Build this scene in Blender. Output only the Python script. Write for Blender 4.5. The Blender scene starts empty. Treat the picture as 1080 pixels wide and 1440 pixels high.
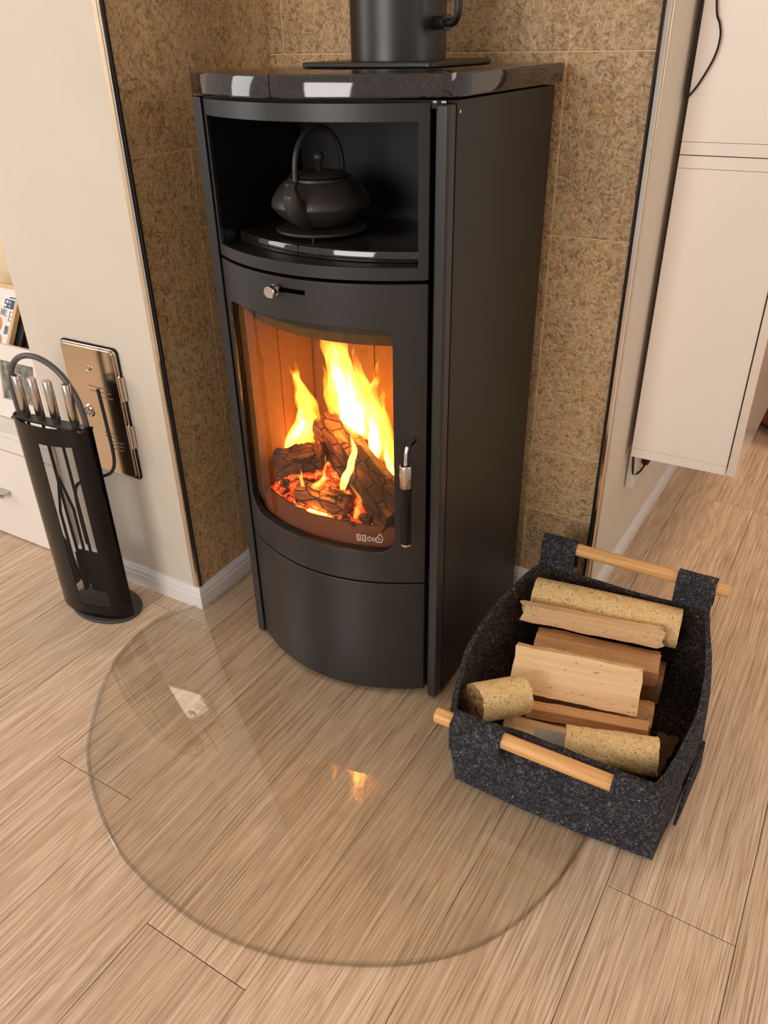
import bpy, bmesh, math, random
from mathutils import Vector, Matrix, noise
random.seed(7)
PI = math.pi
SC = bpy.context.scene
COL = SC.collection

# ---------------------------------------------------------------- camera
CAM_Z = 1.3
yaw, pitch, roll, FPX = -0.531099903, -0.542091518, -0.0195593984, 1104.7708
fw = Vector((math.sin(yaw)*math.cos(pitch), math.cos(yaw)*math.cos(pitch), math.sin(pitch)))
rt = fw.cross(Vector((0, 0, 1))).normalized()
up = rt.cross(fw)
rt2 = rt*math.cos(roll) + up*math.sin(roll)
up2 = -rt*math.sin(roll) + up*math.cos(roll)
cd = bpy.data.cameras.new('camera')
cam = bpy.data.objects.new('camera', cd)
COL.objects.link(cam)
M = Matrix((rt2, up2, -fw)).transposed().to_4x4()
M.translation = Vector((0, 0, CAM_Z))
cam.matrix_world = M
cd.sensor_fit = 'VERTICAL'
cd.sensor_height = 36.0
cd.sensor_width = 27.0
cd.lens = FPX*36.0/1440.0
cd.clip_start = 0.02
SC.camera = cam

# ---------------------------------------------------------------- world, lights, exposure
SC.view_settings.view_transform = 'Standard'
SC.view_settings.look = 'None'
SC.view_settings.gamma = 1.0
SC.view_settings.use_curve_mapping = False
SC.view_settings.exposure = 0.0
w = bpy.data.worlds.new('world')
SC.world = w
w.use_nodes = True
w.node_tree.nodes['Background'].inputs[0].default_value = (1.0, 0.93, 0.86, 1)
w.node_tree.nodes['Background'].inputs[1].default_value = 0.52


def area(name, loc, target, sx, sy, power, col):
    l = bpy.data.lights.new(name, 'AREA')
    l.shape = 'RECTANGLE'
    l.size = sx
    l.size_y = sy
    l.energy = power
    l.color = col
    o = bpy.data.objects.new(name, l)
    COL.objects.link(o)
    o.location = loc
    d = Vector(target) - Vector(loc)
    o.rotation_euler = d.to_track_quat('-Z', 'Y').to_euler()
    return o


area('window_light', (-1.2, -2.8, 1.7), (-0.8, 1.2, 0.5), 1.8, 1.4, 66, (1.0, 0.95, 0.90))
area('left_window_light', (-3.25, -0.1, 1.55), (-0.6, 0.9, 0.5), 0.7, 1.3, 13, (1.0, 0.96, 0.92))
area('right_side_light', (2.6, 1.2, 1.9), (-0.4, 1.8, 0.6), 1.0, 1.2, 14, (1.0, 0.84, 0.68))  # warm area light from the right
area('hall_light', (0.6, 3.4, 2.35), (0.3, 3.3, 0), 0.5, 0.5, 20, (1.0, 0.72, 0.48))  # warm area light above the hall


# ---------------------------------------------------------------- materials
def lin(c):
    return tuple(((v/255.0)/12.92 if v/255.0 <= 0.04045 else ((v/255.0+0.055)/1.055)**2.4) for v in c)


class NT:
    def __init__(s, name):
        s.m = bpy.data.materials.new(name)
        s.m.use_nodes = True
        s.t = s.m.node_tree
        s.n = s.t.nodes
        s.b = s.n['Principled BSDF']
        s.out = s.n['Material Output']

    def new(s, typ, **kw):
        n = s.n.new(typ)
        for k, v in kw.items():
            if isinstance(k, str) and k.startswith('_'):
                n.inputs[k[1:]].default_value = v
            else:
                setattr(n, k, v)
        return n

    def link(s, a, b):
        s.t.links.new(a, b)

    def coords(s, scale=(1, 1, 1), rnd=True, rot=(0, 0, 0)):
        tc = s.new('ShaderNodeTexCoord')
        mp = s.new('ShaderNodeMapping')
        mp.inputs['Scale'].default_value = scale
        mp.inputs['Rotation'].default_value = rot
        s.link(tc.outputs['Object'], mp.inputs['Vector'])
        if rnd:
            oi = s.new('ShaderNodeObjectInfo')
            mu = s.new('ShaderNodeMath', operation='MULTIPLY')
            mu.inputs[1].default_value = 37.0
            s.link(oi.outputs['Random'], mu.inputs[0])
            s.link(mu.outputs[0], mp.inputs['Location'])
        return mp.outputs[0]

    def noise(s, vec, scale, detail=3, rough=0.55, dist=0.0):
        n = s.new('ShaderNodeTexNoise')
        n.inputs['Scale'].default_value = scale
        n.inputs['Detail'].default_value = detail
        n.inputs['Roughness'].default_value = rough
        n.inputs['Distortion'].default_value = dist
        s.link(vec, n.inputs['Vector'])
        return n.outputs['Fac']

    def math(s, op, a, b=None, c=None, clamp=False):
        n = s.new('ShaderNodeMath', operation=op)
        n.use_clamp = clamp
        for i, v in enumerate((a, b, c)):
            if v is None:
                continue
            if isinstance(v, (int, float)):
                n.inputs[i].default_value = v
            else:
                s.link(v, n.inputs[i])
        return n.outputs[0]

    def ramp(s, fac, stops):
        r = s.new('ShaderNodeValToRGB')
        e = r.color_ramp.elements
        while len(e) < len(stops):
            e.new(0.5)
        for i, (p, c) in enumerate(stops):
            e[i].position = p
            e[i].color = (*c, 1)
        s.link(fac, r.inputs[0])
        return r.outputs[0]

    def mix(s, fac, a, b, blend='MIX'):
        n = s.new('ShaderNodeMixRGB', blend_type=blend)
        for i, v in enumerate((fac, a, b)):
            if isinstance(v, (int, float)):
                n.inputs[i].default_value = v
            elif isinstance(v, tuple):
                n.inputs[i].default_value = (*v, 1)
            else:
                s.link(v, n.inputs[i])
        return n.outputs[0]

    def bump(s, h, strength=0.3, dist=0.002):
        n = s.new('ShaderNodeBump')
        n.inputs['Strength'].default_value = strength
        n.inputs['Distance'].default_value = dist
        s.link(h, n.inputs['Height'])
        s.link(n.outputs[0], s.b.inputs['Normal'])

    def base(s, v):
        if isinstance(v, tuple):
            s.b.inputs['Base Color'].default_value = (*v, 1)
        else:
            s.link(v, s.b.inputs['Base Color'])

    def set(s, **kw):
        for k, v in kw.items():
            s.b.inputs[k.replace('_', ' ')].default_value = v

    def worm(s, vec, scale, width=9.0, dist=0.6, detail=1.0):
        """curly thread-like lines: 1 on the line, 0 away from it"""
        f = s.noise(vec, scale, detail, 0.5, dist)
        d = s.math('ABSOLUTE', s.math('SUBTRACT', f, 0.5))
        return s.math('SUBTRACT', 1.0, s.math('MULTIPLY', d, width), clamp=True)


def plain(name, rgb, rough=0.5, metal=0.0, nscale=40, namp=0.06, bump=0.0, bdist=0.001, spec=None, coat=0.0):
    t = NT(name)
    v = t.coords((1, 1, 1), rnd=False)
    f = t.noise(v, nscale, 3)
    c = lin(rgb)
    lo = tuple(x*(1-namp) for x in c)
    hi = tuple(min(1, x*(1+namp)) for x in c)
    t.base(t.ramp(f, [(0.3, lo), (0.7, hi)]))
    t.set(Roughness=rough, Metallic=metal)
    if spec is not None:
        t.b.inputs['Specular IOR Level'].default_value = spec
    if coat:
        t.b.inputs['Coat Weight'].default_value = coat
        t.b.inputs['Coat Roughness'].default_value = 0.05
    if bump:
        t.bump(f, bump, bdist)
    return t.m


def wood_floor():
    t = NT('oak_floor')
    v = t.coords((1, 1, 1))
    warp = t.coords((9, 1.2, 9))
    pores = t.noise(t.coords((480, 6.5, 1)), 1.0, 2, 0.6, 0.35)
    fib = t.noise(t.coords((250, 3.2, 1)), 1.0, 3, 0.6, 0.5)
    big = t.noise(warp, 1.0, 2, 0.5, 0.6)
    rings = t.math('SINE', t.math('MULTIPLY', big, 60.0))
    rings = t.math('POWER', t.math('MULTIPLY', t.math('ADD', rings, 1.0), 0.5), 3.0)
    patch = t.noise(t.coords((3.5, 0.9, 1)), 1.0, 2)
    c = t.ramp(fib, [(0.32, lin((210, 180, 152))), (0.5, lin((230, 203, 175))), (0.68, lin((245, 224, 200)))])
    c = t.mix(t.ramp(pores, [(0.36, (0.75,)*3), (0.47, (0.0,)*3)]), c, lin((162, 130, 98)))
    c = t.mix(t.math('MULTIPLY', rings, 0.20), c, lin((158, 120, 86)))
    c = t.mix(0.45, c, t.ramp(patch, [(0.3, (0.80, 0.78, 0.76)), (0.7, (1.0, 1.0, 1.0))]), 'MULTIPLY')
    oi = t.new('ShaderNodeObjectInfo')
    c = t.mix(1.0, c, t.ramp(oi.outputs['Random'], [(0.0, (0.92, 0.91, 0.90)), (1.0, (1.0, 1.0, 1.0))]), 'MULTIPLY')
    t.base(c)
    t.set(Roughness=0.52)
    t.bump(t.math('ADD', pores, t.math('MULTIPLY', fib, 0.5)), 0.25, 0.0006)
    return t.m


def tile_mat():
    t = NT('embossed_brown_tile')
    v = t.coords((1, 1, 1))
    wv = t.worm(v, 70, 8, 0.9, 1.0)
    wv2 = t.worm(t.coords((1, 1, 1), rot=(0.5, 0.9, 0.3)), 95, 9, 1.3, 1.0)
    cloud = t.noise(v, 7, 3)
    c = t.ramp(cloud, [(0.3, lin((178, 130, 84))), (0.5, lin((198, 150, 100))), (0.72, lin((210, 170, 126)))])
    dark = t.noise(v, 55, 2, 0.5, 1.2)
    c = t.mix(t.ramp(dark, [(0.38, (0.75,)*3), (0.55, (0.0,)*3)]), c, lin((124, 92, 56)))
    ln = t.math('MAXIMUM', wv, t.math('MULTIPLY', wv2, 0.7))
    c = t.mix(t.math('MULTIPLY', ln, 0.55), c, lin((248, 226, 182)))
    oi = t.new('ShaderNodeObjectInfo')
    c = t.mix(1.0, c, t.ramp(oi.outputs['Random'], [(0.0, (0.86, 0.86, 0.88)), (1.0, (1.0, 0.99, 0.97))]), 'MULTIPLY')
    t.base(c)
    t.set(Roughness=0.42)
    t.bump(t.math('ADD', t.math('MULTIPLY', ln, 0.6), dark), 0.5, 0.0025)
    return t.m


def chip_mat(name, base, line, dark, scale=100, w=6):
    t = NT(name)
    v = t.coords((1, 1, 1))
    a = t.worm(v, scale, w, 1.4, 0.5)
    b = t.worm(t.coords((1, 1, 1), rot=(0.4, 1.1, 0.7)), scale*1.5, w, 1.0, 0.5)
    n = t.noise(v, scale*1.6, 1, 0.5, 0.8)
    cloud = t.noise(v, 14, 2)
    c = t.mix(cloud, lin(base), tuple(x*0.85 for x in lin(base)))
    c = t.mix(t.math('MULTIPLY', t.math('MAXIMUM', a, b), 0.75), c, lin(line))
    c = t.mix(t.ramp(n, [(0.30, (0.75,)*3), (0.38, (0.0,)*3)]), c, lin(dark))
    t.base(c)
    t.set(Roughness=0.75)
    t.bump(t.math('ADD', t.math('MAXIMUM', a, b), n), 0.6, 0.002)
    return t.m


def log_mat(name, a, b, d):
    t = NT(name)
    f = t.noise(t.coords((3, 110, 110)), 1.0, 3, 0.6, 0.25)
    g = t.noise(t.coords((1.6, 16, 16)), 1.0, 2, 0.5, 0.4)
    c = t.ramp(f, [(0.28, lin(b)), (0.62, lin(a))])
    c = t.mix(t.ramp(g, [(0.35, (0.45,)*3), (0.6, (0,)*3)]), c, lin(d))
    sp = t.noise(t.coords((60, 200, 200)), 1.0, 1)
    c = t.mix(t.ramp(sp, [(0.26, (0.7,)*3), (0.32, (0,)*3)]), c, lin((150, 100, 55)))
    t.base(c)
    t.set(Roughness=0.7)
    t.bump(t.math('ADD', f, g), 0.5, 0.002)
    return t.m


def rod_mat():
    t = NT('beech_rod')
    f = t.noise(t.coords((5, 130, 130)), 1.0, 3, 0.6, 0.3)
    t.base(t.ramp(f, [(0.3, lin((212, 152, 88))), (0.65, lin((240, 188, 124)))]))
    t.set(Roughness=0.45)
    return t.m


def felt_mat(name, rgb, line, amt=0.4):
    t = NT(name)
    v = t.coords((1, 1, 1), rnd=False)
    a = t.worm(v, 80, 12, 1.5, 0.5)
    b = t.worm(t.coords((1, 1, 1), rnd=False, rot=(0.9, 0.2, 1.4)), 120, 12, 1.2, 0.5)
    n = t.noise(v, 30, 3)
    m = t.noise(v, 230, 1)
    c = t.mix(n, tuple(x*0.6 for x in lin(rgb)), tuple(x*1.25 for x in lin(rgb)))
    f = t.math('MULTIPLY', t.math('MAXIMUM', a, b), t.math('MULTIPLY', m, amt*1.6))
    c = t.mix(f, c, lin(line))
    sp = t.noise(v, 150, 0)
    c = t.mix(t.ramp(sp, [(0.80, (0,)*3), (0.84, (0.8,)*3)]), c, lin((190, 185, 180)))
    t.base(c)
    t.set(Roughness=0.95)
    t.b.inputs['Specular IOR Level'].default_value = 0.15
    t.bump(t.math('ADD', t.math('MAXIMUM', a, b), m), 0.9, 0.003)
    return t.m


def stone_mat():
    t = NT('polished_dark_granite')
    v = t.coords((1, 1, 1), rnd=False)
    n = t.noise(v, 160, 3, 0.7, 0.4)
    k = t.noise(v, 25, 2)
    c = t.ramp(n, [(0.35, lin((20, 17, 16))), (0.55, lin((46, 38, 33))), (0.75, lin((66, 56, 48)))])
    c = t.mix(0.5, c, t.ramp(k, [(0.3, (0.5,)*3), (0.7, (1,)*3)]), 'MULTIPLY')
    t.base(c)
    t.set(Roughness=0.06)
    t.b.inputs['Specular IOR Level'].default_value = 0.9
    return t.m


def clear_glass(name, tint, refl=1.0, ior=1.5):
    t = NT(name)
    tr = t.new('ShaderNodeBsdfTransparent')
    tr.inputs[0].default_value = (*tint, 1)
    gl = t.new('ShaderNodeBsdfGlossy')
    gl.inputs['Roughness'].default_value = 0.02
    fr = t.new('ShaderNodeFresnel')
    fr.inputs['IOR'].default_value = ior
    mx = t.new('ShaderNodeMixShader')
    ge = t.new('ShaderNodeNewGeometry')
    fac = t.math('MULTIPLY', fr.outputs[0], refl, clamp=True)
    fac = t.math('MULTIPLY', fac, t.math('SUBTRACT', 1.0, ge.outputs['Backfacing']))
    t.link(fac, mx.inputs[0])
    t.link(tr.outputs[0], mx.inputs[1])
    t.link(gl.outputs[0], mx.inputs[2])
    t.link(mx.outputs[0], t.out.inputs['Surface'])
    return t.m


def char_mat():
    t = NT('charred_log')
    vo = t.new('ShaderNodeTexVoronoi', feature='DISTANCE_TO_EDGE')
    t.link(t.coords((22, 46, 46)), vo.inputs['Vector'])
    vo.inputs['Scale'].default_value = 1.0
    crack = t.ramp(vo.outputs['Distance'], [(0.0, (1,)*3), (0.07, (0,)*3)])
    f = t.noise(t.coords((6, 120, 120)), 1.0, 3, 0.6, 0.3)
    big = t.noise(t.coords((9, 9, 9)), 1.0, 2)
    c = t.ramp(f, [(0.3, lin((60, 34, 22))), (0.55, lin((150, 92, 56))), (0.75, lin((205, 150, 104)))])
    c = t.mix(t.ramp(big, [(0.42, (0.85,)*3), (0.6, (0.0,)*3)]), c, lin((30, 22, 20)))
    c = t.mix(crack, c, lin((12, 8, 6)))
    t.base(c)
    t.set(Roughness=0.8)
    t.bump(t.math('SUBTRACT', f, crack), 0.8, 0.004)
    return t.m


def ember_mat():
    t = NT('glowing_embers')
    v = t.coords((1, 1, 1), rnd=False)
    n = t.noise(v, 38, 3, 0.65, 0.8)
    w = t.worm(v, 26, 7, 1.0, 1.0)
    t.base(lin((40, 20, 14)))
    t.set(Roughness=0.9)
    col = t.ramp(n, [(0.40, (0.02, 0.002, 0.0)), (0.47, (0.85, 0.05, 0.01)), (0.57, (1.0, 0.16, 0.025)), (0.70, (1.0, 0.5, 0.12))])
    t.link(col, t.b.inputs['Emission Color'])
    t.link(t.math('ADD', 0.75, t.math('MULTIPLY', w, 1.6)), t.b.inputs['Emission Strength'])
    return t.m


def flame_mat(name, strength, col, nscale=(26, 26, 9), cut=0.30):
    """burning gas: a volume that gives off light, streaked by noise along its height"""
    t = NT(name)
    t.n.remove(t.b)
    em = t.new('ShaderNodeEmission')
    em.inputs[0].default_value = (*col, 1)
    f = t.noise(t.coords(nscale, rnd=False), 1.0, 2, 0.55, 0.7)
    s = t.math('MULTIPLY', t.math('SUBTRACT', f, cut, clamp=True), 3.2)
    s = t.math('POWER', s, 1.6)
    t.link(t.math('MULTIPLY', s, strength), em.inputs['Strength'])
    t.link(em.outputs[0], t.out.inputs['Volume'])
    return t.m


def mesh_screen():
    t = NT('fine_black_mesh')
    t.base(lin((16, 15, 15)))
    t.set(Roughness=0.5)
    tr = t.new('ShaderNodeBsdfTransparent')
    mx = t.new('ShaderNodeMixShader')
    mx.inputs[0].default_value = 0.30
    t.link(tr.outputs[0], mx.inputs[1])
    t.link(t.b.outputs[0], mx.inputs[2])
    t.link(mx.outputs[0], t.out.inputs['Surface'])
    return t.m


MT = dict(
    floor=wood_floor(), tile=tile_mat(),
    sub=plain('dark_underlay', (60, 45, 32), 0.9),
    grout=plain('beige_grout', (236, 208, 164), 0.9, nscale=90),
    wall=plain('painted_wall', (220, 209, 195), 0.7, nscale=8, namp=0.02),
    wall_warm=plain('cream_wall', (240, 218, 180), 0.8, nscale=8, namp=0.02),
    ceil=plain('ceiling_paint', (238, 230, 220), 0.9),
    skirt=plain('white_skirting', (236, 232, 232), 0.35, nscale=8, namp=0.02),
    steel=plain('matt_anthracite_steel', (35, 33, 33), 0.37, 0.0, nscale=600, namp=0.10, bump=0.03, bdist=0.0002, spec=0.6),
    steel_shaded=plain('matt_anthracite_shaded', (29, 26, 24), 0.48, 0.0, nscale=600, namp=0.10, spec=0.5),  # same steel, darkened and browned in colour for the right side's shade
    black=plain('black_steel', (22, 22, 23), 0.45),
    deep=plain('black_inner_steel', (14, 13, 14), 0.6),
    niche=plain('niche_dark_steel', (17, 17, 20), 0.42),
    void=plain('unlit_slot', (4, 4, 4), 0.95, spec=0.0),  # near-black colour painting the shade inside gap and slot
    guard=plain('firelit_guard_steel', (104, 50, 16), 0.6, nscale=20, namp=0.15),  # brownish steel with the fire's orange light put into its colour
    stone=stone_mat(),
    iron=plain('cast_iron', (58, 54, 51), 0.40, 0.2, nscale=220, namp=0.15, bump=0.25, bdist=0.0005),
    chrome=plain('chrome', (225, 218, 210), 0.12, 1.0, nscale=30, namp=0.02),
    mirror=plain('polished_steel', (222, 205, 184), 0.10, 1.0, nscale=3, namp=0.03, bump=0.05, bdist=0.002),
    brushed=plain('brushed_steel', (200, 188, 178), 0.25, 1.0),
    gloss_black=plain('glossy_black_lacquer', (6, 6, 7), 0.18, 0, spec=0.35),
    grey_metal=plain('grey_coated_metal', (92, 90, 88), 0.4, 0.3),
    grey_plate=plain('dark_grey_plate', (74, 72, 70), 0.5, 0.2),
    furn=plain('white_lacquer', (240, 234, 226), 0.35, nscale=6, namp=0.01),
    cab=plain('warm_white_lacquer', (248, 237, 226), 0.35, nscale=6, namp=0.012),
    cabfront=plain('cabinet_gloss_front', (240, 224, 208), 0.08, nscale=6, namp=0.012, spec=1.0),
    verm=plain('vermiculite_board', (98, 72, 34), 0.9, nscale=60, namp=0.12, bump=0.2),
    felt=felt_mat('charcoal_felt', (48, 49, 56), (150, 150, 156), 0.5),
    felt_in=felt_mat('felt_lining', (40, 37, 36), (140, 122, 104), 0.6),
    rod=rod_mat(),
    briq=chip_mat('pressed_wood_chips', (240, 192, 120), (255, 230, 176), (168, 112, 58)),
    briq_end=chip_mat('broken_briquette_end', (92, 66, 44), (190, 146, 94), (36, 26, 20), 45, 6),
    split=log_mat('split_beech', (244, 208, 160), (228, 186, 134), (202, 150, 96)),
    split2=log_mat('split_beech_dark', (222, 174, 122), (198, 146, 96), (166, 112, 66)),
    bark=plain('bark', (84, 58, 38), 0.9, nscale=70, namp=0.4, bump=0.8, bdist=0.004),
    char=char_mat(), ember=ember_mat(),
    hearth_glass=clear_glass('hearth_glass', (0.975, 0.973, 0.955), 2.0),
    edge_glass=clear_glass('hearth_glass_edge', (0.82, 0.81, 0.75), 3.2),
    door_glass=clear_glass('stove_door_glass', (0.97, 0.92, 0.85), 0.7),
    plastic=plain('white_plastic', (238, 232, 224), 0.4),
    cable=plain('black_cable', (18, 16, 15), 0.45),
    wood_frame=plain('light_wood_frame', (226, 188, 140), 0.5, nscale=30),
    paper=plain('white_paper', (244, 240, 232), 0.6),
    blue=plain('blue_print', (74, 104, 148), 0.6),
    ink=plain('grey_print', (120, 122, 128), 0.6, nscale=60, namp=0.5),
    skin=plain('orange_print', (216, 150, 108), 0.6, nscale=20, namp=0.2),
    photo=plain('grey_photo', (128, 128, 118), 0.35, nscale=45, namp=0.75),
    leather=plain('brown_leather', (120, 62, 36), 0.4, nscale=30, namp=0.2, bump=0.3),
    brown=plain('brown_box', (128, 86, 64), 0.7),
    card=plain('grey_card', (176, 170, 160), 0.5),
    logo=plain('white_print', (226, 214, 204), 0.5),
    screen=mesh_screen(),
    engrave=plain('engraved_mark', (150, 130, 108), 0.4, 0.6),
    trimgold=plain('pale_trim', (214, 190, 160), 0.35, 0.4),
)

# ---------------------------------------------------------------- builders
ORG = {}


def link(name, me, parent=None, label=None, cat=None, group=None, kind=None, origin=None):
    o = bpy.data.objects.new(name, me)
    COL.objects.link(o)
    if parent is not None:
        org = ORG[parent.name]
        me.transform(Matrix.Translation(-org))
        o.parent = parent
        ORG[o.name] = org
    else:
        if origin is None:
            xs = [v.co for v in me.vertices]
            lo = [min(c[i] for c in xs) for i in range(3)]
            hi = [max(c[i] for c in xs) for i in range(3)]
            origin = ((lo[0]+hi[0])/2, (lo[1]+hi[1])/2, lo[2])
        org = Vector(origin)
        me.transform(Matrix.Translation(-org))
        o.location = org
        ORG[o.name] = org
    if label:
        o['label'] = label
    if cat:
        o['category'] = cat
    if group:
        o['group'] = group
    if kind:
        o['kind'] = kind
    return o


def O(name, bm, mat, parent=None, label=None, cat=None, group=None, kind=None, origin=None, smooth=35, bevel=0.0, seg=2, mats=None):
    bmesh.ops.recalc_face_normals(bm, faces=bm.faces)
    me = bpy.data.meshes.new(name)
    bm.to_mesh(me)
    bm.free()
    me.materials.append(MT[mat])
    for m in (mats or []):
        me.materials.append(MT[m])
    o = link(name, me, parent, label, cat, group, kind, origin)
    if smooth:
        for p in me.polygons:
            p.use_smooth = True
        me.set_sharp_from_angle(angle=math.radians(smooth))
    if bevel:
        b = o.modifiers.new('bevel', 'BEVEL')
        b.width = bevel
        b.segments = seg
        b.limit_method = 'ANGLE'
        b.angle_limit = math.radians(40)
        b.harden_normals = True
    return o


def thing(name, loc, label, cat, group=None):
    o = bpy.data.objects.new(name, None)
    COL.objects.link(o)
    o.empty_display_size = 0.05
    o.location = loc
    o['label'] = label
    o['category'] = cat
    if group:
        o['group'] = group
    ORG[o.name] = Vector(loc)
    return o


def box(bm, x0, x1, y0, y1, z0, z1, mtx=None):
    vs = [bm.verts.new((x, y, z)) for x in (x0, x1) for y in (y0, y1) for z in (z0, z1)]
    for f in ((0, 1, 3, 2), (4, 6, 7, 5), (0, 4, 5, 1), (2, 3, 7, 6), (0, 2, 6, 4), (1, 5, 7, 3)):
        bm.faces.new([vs[i] for i in f])
    if mtx is not None:
        bmesh.ops.transform(bm, matrix=mtx, verts=vs)
    return vs


def BX(*a, **k):
    bm = bmesh.new()
    box(bm, *a, **k)
    return bm


def ngon_prism(bm, pts, axis, a, b):
    """pts: 2-D outline; axis: the axis extruded along; a, b: extent"""
    def P(u, v, t):
        return {'z': (u, v, t), 'y': (u, t, v), 'x': (t, u, v)}[axis]
    A = [bm.verts.new(P(u, v, a)) for u, v in pts]
    B = [bm.verts.new(P(u, v, b)) for u, v in pts]
    bm.faces.new(A)
    bm.faces.new(B)
    n = len(pts)
    for i in range(n):
        bm.faces.new((A[i], A[(i+1) % n], B[(i+1) % n], B[i]))
    return A + B


def tube(bm, path, r, n=12, cap=True, closed=False, flat=1.0):
    path = [Vector(p) for p in path]
    m = len(path)
    rs = r if isinstance(r, (list, tuple)) else [r]*m
    rings = []
    prev = None
    for i, p in enumerate(path):
        if closed:
            d = (path[(i+1) % m] - path[i-1]).normalized()
        else:
            d = (path[min(i+1, m-1)] - path[max(i-1, 0)]).normalized()
        if prev is None:
            a = Vector((0, 0, 1)) if abs(d.z) < 0.9 else Vector((1, 0, 0))
            u = d.cross(a).normalized()
        else:
            u = (prev - d*prev.dot(d)).normalized()
        prev = u
        v = d.cross(u)
        rings.append([bm.verts.new(p + (u*math.cos(2*PI*k/n) + v*flat*math.sin(2*PI*k/n))*rs[i]) for k in range(n)])
    R = range(m if closed else m-1)
    for i in R:
        A, B = rings[i], rings[(i+1) % m]
        for k in range(n):
            bm.faces.new((A[k], A[(k+1) % n], B[(k+1) % n], B[k]))
    if cap and not closed:
        bm.faces.new(rings[0][::-1])
        bm.faces.new(rings[-1])
    return rings


def lathe(bm, prof, c, n=48, fn=None):
    rings = []
    for j, (r, z) in enumerate(prof):
        if r < 1e-6:
            rings.append([bm.verts.new((c[0], c[1], c[2]+z))])
        else:
            ring = []
            for k in range(n):
                a = 2*PI*k/n
                rr = r + (fn(j, k, r, z) if fn else 0)
                ring.append(bm.verts.new((c[0]+rr*math.cos(a), c[1]+rr*math.sin(a), c[2]+z)))
            rings.append(ring)
    for A, B in zip(rings, rings[1:]):
        if len(A) == 1 and len(B) == 1:
            continue
        for k in range(n):
            k2 = (k+1) % n
            if len(A) == 1:
                bm.faces.new((A[0], B[k], B[k2]))
            elif len(B) == 1:
                bm.faces.new((A[k], A[k2], B[0]))
            else:
                bm.faces.new((A[k], A[k2], B[k2], B[k]))
    return rings


def spline(pts, n=8):
    pts = [Vector(p) for p in pts]
    out = []
    for i in range(len(pts)-1):
        p0 = pts[max(i-1, 0)]
        p1, p2 = pts[i], pts[i+1]
        p3 = pts[min(i+2, len(pts)-1)]
        for k in range(n):
            t = k/n
            out.append(0.5*((2*p1) + (p2-p0)*t + (2*p0-5*p1+4*p2-p3)*t*t + (3*p1-p0-3*p2+p3)*t**3))
    out.append(pts[-1])
    return out


def rrect(x0, x1, z0, z1, rad, ns=10, nt=24):
    """rounded rectangle, rad = (bl, br, tr, tl); counter-clockwise from the bottom left"""
    bl, br, tr, tl = rad if isinstance(rad, (list, tuple)) else (rad,)*4
    P = []

    def arc(cx, cz, r, a0):
        for k in range(7):
            a = a0 + (PI/2)*k/6
            P.append((cx+r*math.cos(a), cz+r*math.sin(a)))

    def seg(a, b, n):
        for k in range(1, n):
            P.append((a[0]+(b[0]-a[0])*k/n, a[1]+(b[1]-a[1])*k/n))
    arc(x0+bl, z0+bl, bl, PI)
    seg((x0+bl, z0), (x1-br, z0), nt)
    arc(x1-br, z0+br, br, 1.5*PI)
    seg((x1, z0+br), (x1, z1-tr), ns)
    arc(x1-tr, z1-tr, tr, 0)
    seg((x1-tr, z1), (x0+tl, z1), nt)
    arc(x0+tl, z1-tl, tl, PI/2)
    seg((x0, z1-tl), (x0, z0+bl), ns)
    return P


def yf(x):
    return 1.198 - 0.076*(1 - ((x+0.834)/0.229)**2)


def bent_ring(x0, x1, z0, z1, hole, rad, off, th):
    """a curved front plate with a rounded opening"""
    hx0, hx1, hz0, hz1 = hole
    inn = rrect(hx0, hx1, hz0, hz1, rad)
    out = rrect(x0, x1, z0, z1, 0.003)
    n = len(inn)
    bm = bmesh.new()
    lay = []
    for d in (0, 1):
        rows = []
        for k in range(4):
            t = k/3
            rows.append([bm.verts.new((a[0]+(b[0]-a[0])*t, yf(a[0]+(b[0]-a[0])*t)+off+th*d, a[1]+(b[1]-a[1])*t)) for a, b in zip(inn, out)])
        for A, B in zip(rows, rows[1:]):
            for i in range(n):
                bm.faces.new((A[i], A[(i+1) % n], B[(i+1) % n], B[i]))
        lay.append(rows)
    for r in (0, 3):
        A, B = lay[0][r], lay[1][r]
        for i in range(n):
            bm.faces.new((A[i], A[(i+1) % n], B[(i+1) % n], B[i]))
    return bm


def bent_panel(x0, x1, z0, z1, off, th, n=32, f=yf):
    bm = bmesh.new()
    ring = []
    for i in range(n+1):
        x = x0+(x1-x0)*i/n
        ring.append([bm.verts.new(p) for p in ((x, f(x)+off, z0), (x, f(x)+off, z1), (x, f(x)+off+th, z1), (x, f(x)+off+th, z0))])
    for A, B in zip(ring, ring[1:]):
        for k in range(4):
            bm.faces.new((A[k], A[(k+1) % 4], B[(k+1) % 4], B[k]))
    bm.faces.new(ring[0])
    bm.faces.new(ring[-1][::-1])
    return bm


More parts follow.
